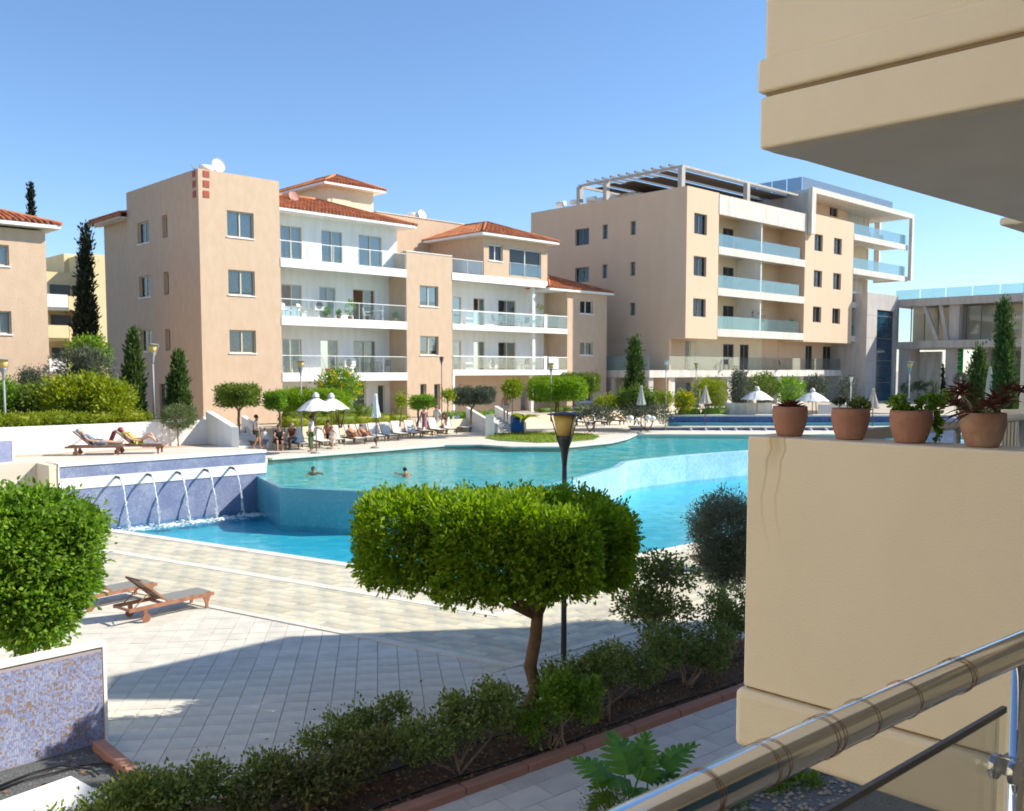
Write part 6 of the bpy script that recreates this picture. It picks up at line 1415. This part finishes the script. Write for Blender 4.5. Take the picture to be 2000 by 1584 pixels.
def person(loc,rz,label,pose={},s=1.0,top=None,bottom=None,hair=(.04,.025,.015),skinm=None,sleeve=.5,leg=.5,dress=None,long_hair=False,cat='person',group=None):
    t=empty('person',loc,rz,label,'person',group); j=J(pose,s); skin('body',j,BE,skinm or M_skin,t)
    if top:
        g=grow(j,['waist','chest','shl','shr'],.018*s); g['pelvis']=(lerp(j['pelvis'][0],j['waist'][0],.25),tuple(x+.015*s for x in j['pelvis'][1])); ed_=[('pelvis','waist'),('waist','chest'),('chest','shl'),('chest','shr')]
        for n in 'lr': g['sl'+n]=(lerp(j['sh'+n][0],j['el'+n][0],sleeve),j['el'+n][1]+.022*s); ed_.append(('sh'+n,'sl'+n))
        skin('shirt',g,ed_,top,t)
    if bottom:
        g=grow(j,['pelvis','hipl','hipr'],.016*s); ed_=[('pelvis','hipl'),('pelvis','hipr')]
        for n in 'lr':
            if leg<=.5: g['k'+n]=(lerp(j['hip'+n][0],j['kn'+n][0],leg*1.6),j['kn'+n][1]+.03*s); ed_.append(('hip'+n,'k'+n))
            else: g['kn'+n]=(j['kn'+n][0],j['kn'+n][1]+.02*s); g['k'+n]=(lerp(j['kn'+n][0],j['an'+n][0],.92),j['an'+n][1]+.02*s); ed_+=[('hip'+n,'kn'+n),('kn'+n,'k'+n)]
        skin('trousers',g,ed_,bottom,t)
    if dress:
        pc=j['pelvis'][0]; d=MB(); d.lathe([(.17*s,0),(.15*s,.25*s),(.115*s,.55*s),(.14*s,.78*s)],seg=16); d.xf(Matrix.Translation((pc[0],pc[1],pc[2]-.40*s))); d.build('dress',dress,t)
        g=grow(j,['waist','chest','shl','shr'],.015*s); skin('bodice',g,[('waist','chest'),('chest','shl'),('chest','shr')],dress,t)
    c=j['head'][0]; cr_=j['crown'][0]; hm=mat('hair_%02d'%int(hair[0]*99),hair,.7); up=Vector(cr_)-Vector(c); up.normalize(); fwd=Vector(j['nose'][0])-Vector(c); fwd.normalize()
    h=MB().ball((0,0,0),.102*s,.112*s,.10*s,12,8); ctr=Vector(c)+up*.045*s-fwd*.028*s; h.v=[tuple(ctr+Vector(v)) for v in h.v]
    if long_hair: h.tube([ctr,ctr-fwd*.05*s-up*.12*s,ctr-fwd*.05*s-up*.28*s],[.09*s,.085*s,.05*s],8)
    h.build('hair',hm,t)
    e=MB(); sd=up.cross(fwd).normalized()
    for q in (-1,1): pe_=Vector(c)+fwd*.088*s+sd*q*.033*s+up*.012*s; e.ball(tuple(pe_),.011*s,seg=6,rings=4)
    e.build('eyes',M_dark,t)
    mo=MB(); pm_=Vector(c)+fwd*.086*s-up*.045*s; mo.bar(pm_-sd*.022*s,pm_+sd*.022*s,.01*s,.008*s); mo.build('mouth',plain('lips',(.35,.10,.08)),t)
    return t
stand={}
walk={'knl':(-.10,.16,.50),'anl':(-.10,.18,.10),'tol':(-.11,.34,.05),'knr':(.10,-.02,.50),'anr':(.10,-.22,.12),'tor':(.11,-.08,.04),'ell':(-.24,-.12,1.16),'wrl':(-.25,-.06,.92),'hal':(-.25,-.04,.85),'fil':(-.24,-.02,.78)}
sit={'pelvis':(0,0,.47),'waist':(0,-.02,.64),'chest':(0,.0,.86),'neck':(0,.03,1.01),'head':(0,.06,1.14),'crown':(0,.05,1.24),'nose':(0,.16,1.13),'shl':(-.17,.02,.95),'shr':(.17,.02,.95),'ell':(-.23,.14,.72),'elr':(.23,.14,.72),'wrl':(-.14,.34,.62),'wrr':(.14,.34,.62),'hal':(-.12,.41,.61),'har':(.12,.41,.61),'fil':(-.11,.47,.60),'fir':(.11,.47,.60),'thl':(-.08,.42,.64),'thr':(.08,.42,.64),
 'hipl':(-.09,.05,.45),'hipr':(.09,.05,.45),'knl':(-.12,.46,.46),'knr':(.12,.46,.46),'anl':(-.12,.48,.09),'anr':(.12,.48,.09),'tol':(-.12,.64,.04),'tor':(.12,.64,.04)}
def liep(kn=.0):
    # lying on back on a lounger with raised back: head toward -y, feet +y, seat at z .36
    q={'pelvis':(0,0,.46),'waist':(0,-.16,.52),'chest':(0,-.33,.66),'neck':(0,-.45,.78),'head':(0,-.53,.88),'crown':(0,-.62,.93),'nose':(0,-.49,.985),'shl':(-.17,-.40,.72),'shr':(.17,-.40,.72),'ell':(-.27,-.22,.56),'elr':(.27,-.22,.56),'wrl':(-.24,.02,.50),'wrr':(.24,.02,.50),'hal':(-.22,.09,.50),'har':(.22,.09,.50),'fil':(-.21,.16,.49),'fir':(.21,.16,.49),'thl':(-.17,.10,.53),'thr':(.17,.10,.53),
     'hipl':(-.09,.05,.45),'hipr':(.09,.05,.45),'knl':(-.11,.46,.46+kn),'knr':(.11,.46,.46+kn*.7),'anl':(-.11,.86-kn*.9,.42),'anr':(.11,.88-kn*.6,.42),'tol':(-.12,.92-kn*.7,.52),'tor':(.12,.94-kn*.5,.52)}
    return q
WSH=plain('cloth_white',(.78,.77,.75)); 
def on_lounger(o,label,kn=0,**k):
    # lounger foot is +x: person feet +y => rotate -90deg
    rz=o.rotation_euler.z-math.pi/2
    l=Vector(o.location)+Vector((math.cos(o.rotation_euler.z),math.sin(o.rotation_euler.z),0))*.02+Vector((0,0,-.0)); return person(l,rz,label,liep(kn),**k)
on_lounger(o4,'older man in a blue shirt reclining on the left terrace',0,top=plain('cloth_blue',(.18,.26,.36)),bottom=plain('shorts_grey',(.3,.32,.36)),hair=(.5,.48,.45),skinm=M_skin2)
on_lounger(o5,'woman in a yellow swimsuit sunbathing with her knees up',.28,top=plain('cloth_yellow',(.65,.55,.10)),bottom=plain('cloth_yellow',(.65,.55,.10)),hair=(.35,.05,.06),skinm=M_skin2,sleeve=.05,leg=.1)
tw2=MB(); tw2.add([(0,0,0),(.02,.5,0),(-.03,.5,-.55),(-.05,0,-.6),(.03,0,0),(.05,.5,0),(.0,.5,-.55),(-.02,0,-.6)],[(0,1,2,3),(7,6,5,4),(0,4,5,1),(1,5,6,2),(2,6,7,3),(3,7,4,0)]); o=tw2.build('towel',plain('towel_pink',(.55,.08,.16))); o.location=p5+Vector((-.78,-.28,.84)); o.rotation_euler=(0,.3,R_(8)); tag(o,'pink towel hanging over the raised lounger back beside the woman in yellow','towel')
person(gp(502,878,DK),R_(-60),'standing man in a white t-shirt and dark shorts left of the row',walk,1.0,WSH,plain('shorts_olive',(.10,.10,.06)))
person(gp(518,887,DK),R_(70),'small child in a pale blue top at the pool edge by the wall end',stand,.72,plain('cloth_pale_blue',(.35,.45,.55)),plain('shorts_denim',(.12,.16,.25)),hair=(.2,.08,.03))
def seated(px,py,rz,label,**k): return person(gp(px,py,DK),R_(rz),label,sit,**k)
seated(545,879,200,'man dressed in black sitting on the edge of a lounger',top=plain('cloth_black',(.02,.02,.022)),bottom=plain('cloth_black',(.02,.02,.022)),leg=.4)
seated(571,876,170,'person in a dark red top bending forward on a lounger',top=plain('cloth_red',(.22,.04,.035)),bottom=plain('shorts_denim',(.12,.16,.25)),hair=(.25,.22,.2))
person(gp(608,883,DK),R_(80),'standing man in a white shirt and green trousers by the parasol pole',stand,1.03,WSH,plain('trousers_green',(.09,.15,.07)),leg=1,hair=(.02,.015,.01))
person(gp(650,879,DK),R_(160),'little girl in a white dress walking at the pool edge',walk,.68,dress=WSH,hair=(.45,.28,.12),skinm=M_skin2)
seated(641,868,185,'woman sitting in a dark blue wrap behind the little girl',top=plain('cloth_peach',(.5,.25,.18)),bottom=plain('cloth_navy',(.03,.04,.08)),leg=.5,long_hair=True)
cops=[o for o in bpy.data.objects if o.get('group')=='pale loungers in the row along the far pool edge' or o==pw_]
def find(part): return [o for o in bpy.data.objects if part in o.get('label','') and o.name.startswith('sun_lounger')][0]
on_lounger(find('orange towel'),'tanned man lying on his back on an orange towel',.2,top=None,bottom=plain('cloth_orange',(.6,.2,.05)),leg=.3)
on_lounger(find('left of the closed parasol'),'sunbather in a dark costume lying left of the closed parasol',.15,bottom=plain('cloth_black',(.02,.02,.022)),leg=.2)
person(gp(829,851,DK),R_(200),'woman with blond hair in a pink sarong standing by the loungers',stand,1.0,plain('cloth_plum',(.2,.09,.11)),None,hair=(.6,.45,.25),dress=plain('cloth_pink',(.42,.2,.26)),long_hair=True,skinm=M_skin2)
person(gp(853,846,DK),R_(150),'man in a long white robe standing behind the row',walk,1.0,WSH,WSH,leg=1,sleeve=1,hair=(.3,.2,.12))
seated(869,845,160,'woman in a black swimsuit sitting on a lounger',top=plain('cloth_black',(.02,.02,.022)),bottom=plain('cloth_black',(.02,.02,.022)),leg=.1,long_hair=True)
p=dp(988,800,57); person((p.x,p.y,GZ),R_(180),'bare chested man with white shorts standing on top of the steps',{'ell':(-.34,-.02,1.2),'wrl':(-.22,.06,1.05),'hal':(-.16,.08,1.02),'fil':(-.1,.1,1.0)},1.0,None,WSH,hair=(.15,.1,.08))
on_lounger(find('right of the three'),'sunbather lying beyond the lantern with knees bent',.2,bottom=plain('cloth_navy',(.03,.04,.08)),leg=.2,skinm=M_skin)
swim={'pelvis':(0,-.55,1.22),'waist':(0,-.38,1.28),'chest':(0,-.18,1.36),'neck':(0,-.05,1.45),'shl':(-.17,-.1,1.40),'shr':(.17,-.1,1.40),'hipl':(-.09,-.6,1.2),'hipr':(.09,-.6,1.2),'head':(0,.02,1.56),'crown':(0,.0,1.66),'nose':(0,.115,1.56),'knl':(-.10,-.95,1.15),'knr':(.1,-1.0,1.18),'anl':(-.1,-1.35,1.12),'anr':(.1,-1.4,1.15),'tol':(-.1,-1.5,1.1),'tor':(.1,-1.55,1.1),'ell':(-.32,.15,1.38),'wrl':(-.36,.38,1.42),'hal':(-.36,.46,1.42),'fil':(-.36,.53,1.41),'elr':(.32,.1,1.3),'wrr':(.3,.3,1.3),'har':(.3,.38,1.3),'fir':(.3,.45,1.3)}
for px,py,lab,rz in ((612,921,'swimmer with dark hair in the upper pool at left',200),(791,922,'swimmer with dark hair in the upper pool behind the clipped tree',20)):
    p=gp(px,py,WU); person((p.x,p.y,WU-1.47*.88),R_(rz),lab,swim,.88,hair=(.02,.015,.012))

for k,(px,py,c,lab) in enumerate(((700,862,(.1,.25,.45),'blue towel folded on the pale lounger left of the closed parasol'),(777,852,(.6,.2,.1),'red towel folded on a pale lounger in the long row'),(825,846,(.7,.6,.15),'yellow towel folded on a pale lounger near the woman in pink'),(1150,829,(.05,.15,.45),'dark blue towel bundle on the deck beyond the lantern'))):
    o=MB().box(-.3,.3,-.2,.2,0,.1).build('towel',plain('towel_%s'%('blue','red','yellow','navy')[k],c),bevel=.03); p=gp(px,py,DK); o.location=(p.x,p.y,DK+(.36 if k<3 else 0)); o.rotation_euler=(0,0,.4*k); tag(o,lab,'towel')
for k,(px,py) in enumerate(((603,872),(672,866),(746,857),(815,848))):
    p=gp(px,py,DK); t=empty('side_table',p,0,('small white side table left of the open parasols','small white side table behind the girl in white','small white side table by the closed parasol','small white side table near the woman in pink')[k],'table'); MB().lathe([(0,.42),(.24,.42),(.24,.45),(0,.45)],seg=14).build('table_top',M_framew,t); MB().tube([(0,0,0),(0,0,.42)],.03,8).build('leg',M_framew,t)
# ================================================================ BALCONY FURNITURE
def chairmb():
    m=MB(); m.box(-.22,.22,-.22,.22,.42,.45)
    for x in (-.2,.2):
        for y in (-.2,.2): m.bar((x,y,0),(x,y,.43),.025,.025)
        m.bar((x,.2,.43),(x*.95,.28,.9),.025,.025); m.bar((x,-.2,.64),(x,.22,.64),.03,.02)
    m.add([(-.19,.22,.48),(.19,.22,.48),(.18,.28,.9),(-.18,.28,.9)],[(0,1,2,3)]); return m
CH={k:None for k in('w','g')}
def chair(fr,x,y,z,rz,label,dark=True,group='balcony chairs'):
    m=M_frameg if dark else M_framew; k='g' if dark else 'w'
    if CH[k] is None: CH[k]=chairmb().mesh('chair'); CH[k].materials.append(m)
    o=bpy.data.objects.new('balcony_chair',CH[k]); COL.objects.link(o); o.location=fr.w(x,y,z); o.rotation_euler=(0,0,fr.a+rz); tag(o,label,'chair',group)
def table(fr,x,y,z,label,dark=True):
    t=empty('balcony_table',fr.w(x,y,z),fr.a,label,'table','balcony tables'); m=M_frameg if dark else M_framew
    MB().lathe([(0,.7),(.42,.7),(.42,.73),(0,.73)],seg=16).build('table_top',m,t); [MB().bar((sx*.3,sy*.3,0),(sx*.15,sy*.15,.7),.025,.025).build('leg',m,t) for sx in(-1,1) for sy in (-1,1)]
def potted(fr,x,y,z,h,label,lm=None,pm=None):
    t=empty('potted_plant',fr.w(x,y,z),0,label,'potted plant'); MB().lathe([(0,0),(.12,0),(.17,.28),(.14,.28),(0,.26)],seg=12).build('pot',pm or M_terra,t); crown('foliage',[(0,0,.28+h/2,h*.35,h*.35,h/2)],40,8,.12,.05,lm or L_bush,t,cr=.1)
xa=lambda px,py,y,lv_: fx(px,py,y)[0]
z=zs[1]-.05
for px,lab in ((560,'white chair at the left end of the second floor left balcony'),(590,'second white chair beside the white table on the second floor left balcony')): chair(A,xa(px,600,.8,1),.8,z,.5,lab,False)
table(A,xa(578,600,.9,1),1.0,z,'white table at the left end of the second floor left balcony',False); table(A,xa(738,600,.9,1),.9,z,'white table at the right of the second floor left balcony',False)
chair(A,xa(775,600,.9,1),.8,z,-1.2,'white chair at the right end of the second floor left balcony',False); chair(A,xa(722,600,.9,1),1.2,z,1.2,'white chair left of the right-hand table on the second floor left balcony',False)
potted(A,xa(682,600,.8,1),.7,z,1.0,'tall potted bush in the middle of the second floor left balcony'); potted(A,xa(636,600,.8,1),.7,z,.5,'small potted plant at the first dark door of the second floor'); potted(A,xa(658,600,.8,1),.6,z,.3,'low terracotta pot between plants on the second floor left balcony'); potted(A,xa(766,600,.8,1),.5,z,.35,'small pot by the right chair on the second floor left balcony')
z=zs[0]-.05
chair(A,xa(690,700,.9,0),1,z,.9,'dark chair left of the sliding door on the first floor left balcony'); chair(A,xa(755,700,.9,0),.9,z,-1.1,'dark chair at the right of the first floor left balcony'); table(A,xa(740,700,.9,0),1.1,z,'dark table at the right of the first floor left balcony')
x_=xa(622,700,.8,0); t=empty('drying_rack',A.w(x_,.9,z),A.a,'metal clothes drying rack on the first floor left balcony','drying rack'); fr_=MB(); [fr_.bar((sx*.5,-.25,0),(sx*.45,.25,1.2),.03,.03) or fr_.bar((sx*.5,.25,0),(sx*.45,-.25,1.2),.03,.03) for sx in (-1,1)]; fr_.build('frame',M_pole,t); [MB().bar((-.47,-.22+.11*k,1.1),(.47,-.22+.11*k,1.1),.012,.012).build('rail',M_pole,t) for k in range(5)]
o=MB().lathe([(0,0),(.18,0),(.24,.3),(.21,.3),(0,.05)],seg=14).build('laundry_basket',plain('basket_orange',(.7,.16,.03))); o.location=A.w(xa(640,715,.6,0),.5,z); tag(o,'orange basket on the first floor left balcony floor','basket')
for lvv,nm in ((1,'second'),(0,'first')):
    z=za[lvv]-.05; py=615 if lvv else 705
    for k,px in enumerate((965,985,1010,1032)): chair(A,xa(px,py,.9,0),.7+.5*(k%2),z,(1.2,-.6,.6,-1.3)[k],'dark chair number %s around the table on the %s floor right balcony'%(('leftmost','left back','right back','rightmost')[k],nm))
    table(A,xa(998,py,.9,0),.9,z,'dark table on the %s floor right balcony'%nm)
    o=MB().box(-.35,.35,-.2,.2,0,.55).build('storage_box',M_white,bevel=.02); o.location=A.w(xa(915,py,.6,0),.7,z); o.rotation_euler=(0,0,A.a); tag(o,'white storage box on the %s floor right balcony'%nm,'box')
potted(A,xa(1055,600,.8,0),.9,za[1]-.05,1.6,'tall potted palm behind the column on the second floor',L_yel); potted(A,xa(1090,620,.8,0),1.2,za[1]-.05,.9,'yellowish potted plant in the corner niche of the second floor',L_yel)
o=MB().box(0,1.1,-.015,.015,-.95,0).build('beach_towel',WSH); p=A.w(fx(1070,700)[0],-.09,za[0]+.99); o.location=p; o.rotation_euler=(0,0,A.a); tag(o,'white towel hanging over the first floor rail next to the pier','towel')
for i,(px,lvv) in enumerate(((1425,3),(1440,3),(1520,2),(1500,2),(1700,4),(1720,4),(1530,0),(1420,0))):
    chair(B,fb(px,500,1.2)[0],1.1,lv[lvv],(.8,-.8)[i%2],('dark chair %s on the modern block'%('on the third floor balcony, left','on the third floor balcony, beside another','on the second floor balcony right of the divider','on the second floor balcony near the divider','on the top right balcony','on the top right balcony nearer its end','on the podium terrace right','on the podium terrace left')[i]),True,'chairs on the modern block balconies')
potted(B,fb(1475,640,.9)[0],.8,lv[1],1.9,'climbing plant by the divider on the first balcony of the modern block',L_red); potted(B,fb(1545,640,.9)[0],.9,lv[1],1.0,'potted plant right on the first balcony of the modern block'); potted(B,fb(1660,700,2)[0],2.0,lv[0],1.8,'tall potted palm on the podium terrace near the tower',L_hed)
o=MB().box(-.6,.6,-.3,.3,0,1.1).build('planter',plain('planter_green',(.25,.32,.2)),bevel=.03); o.location=B.w(fb(1667,715,1.8)[0],1.8,lv[0]); o.rotation_euler=(0,0,B.a); tag(o,'large green square planter on the podium terrace','planter')
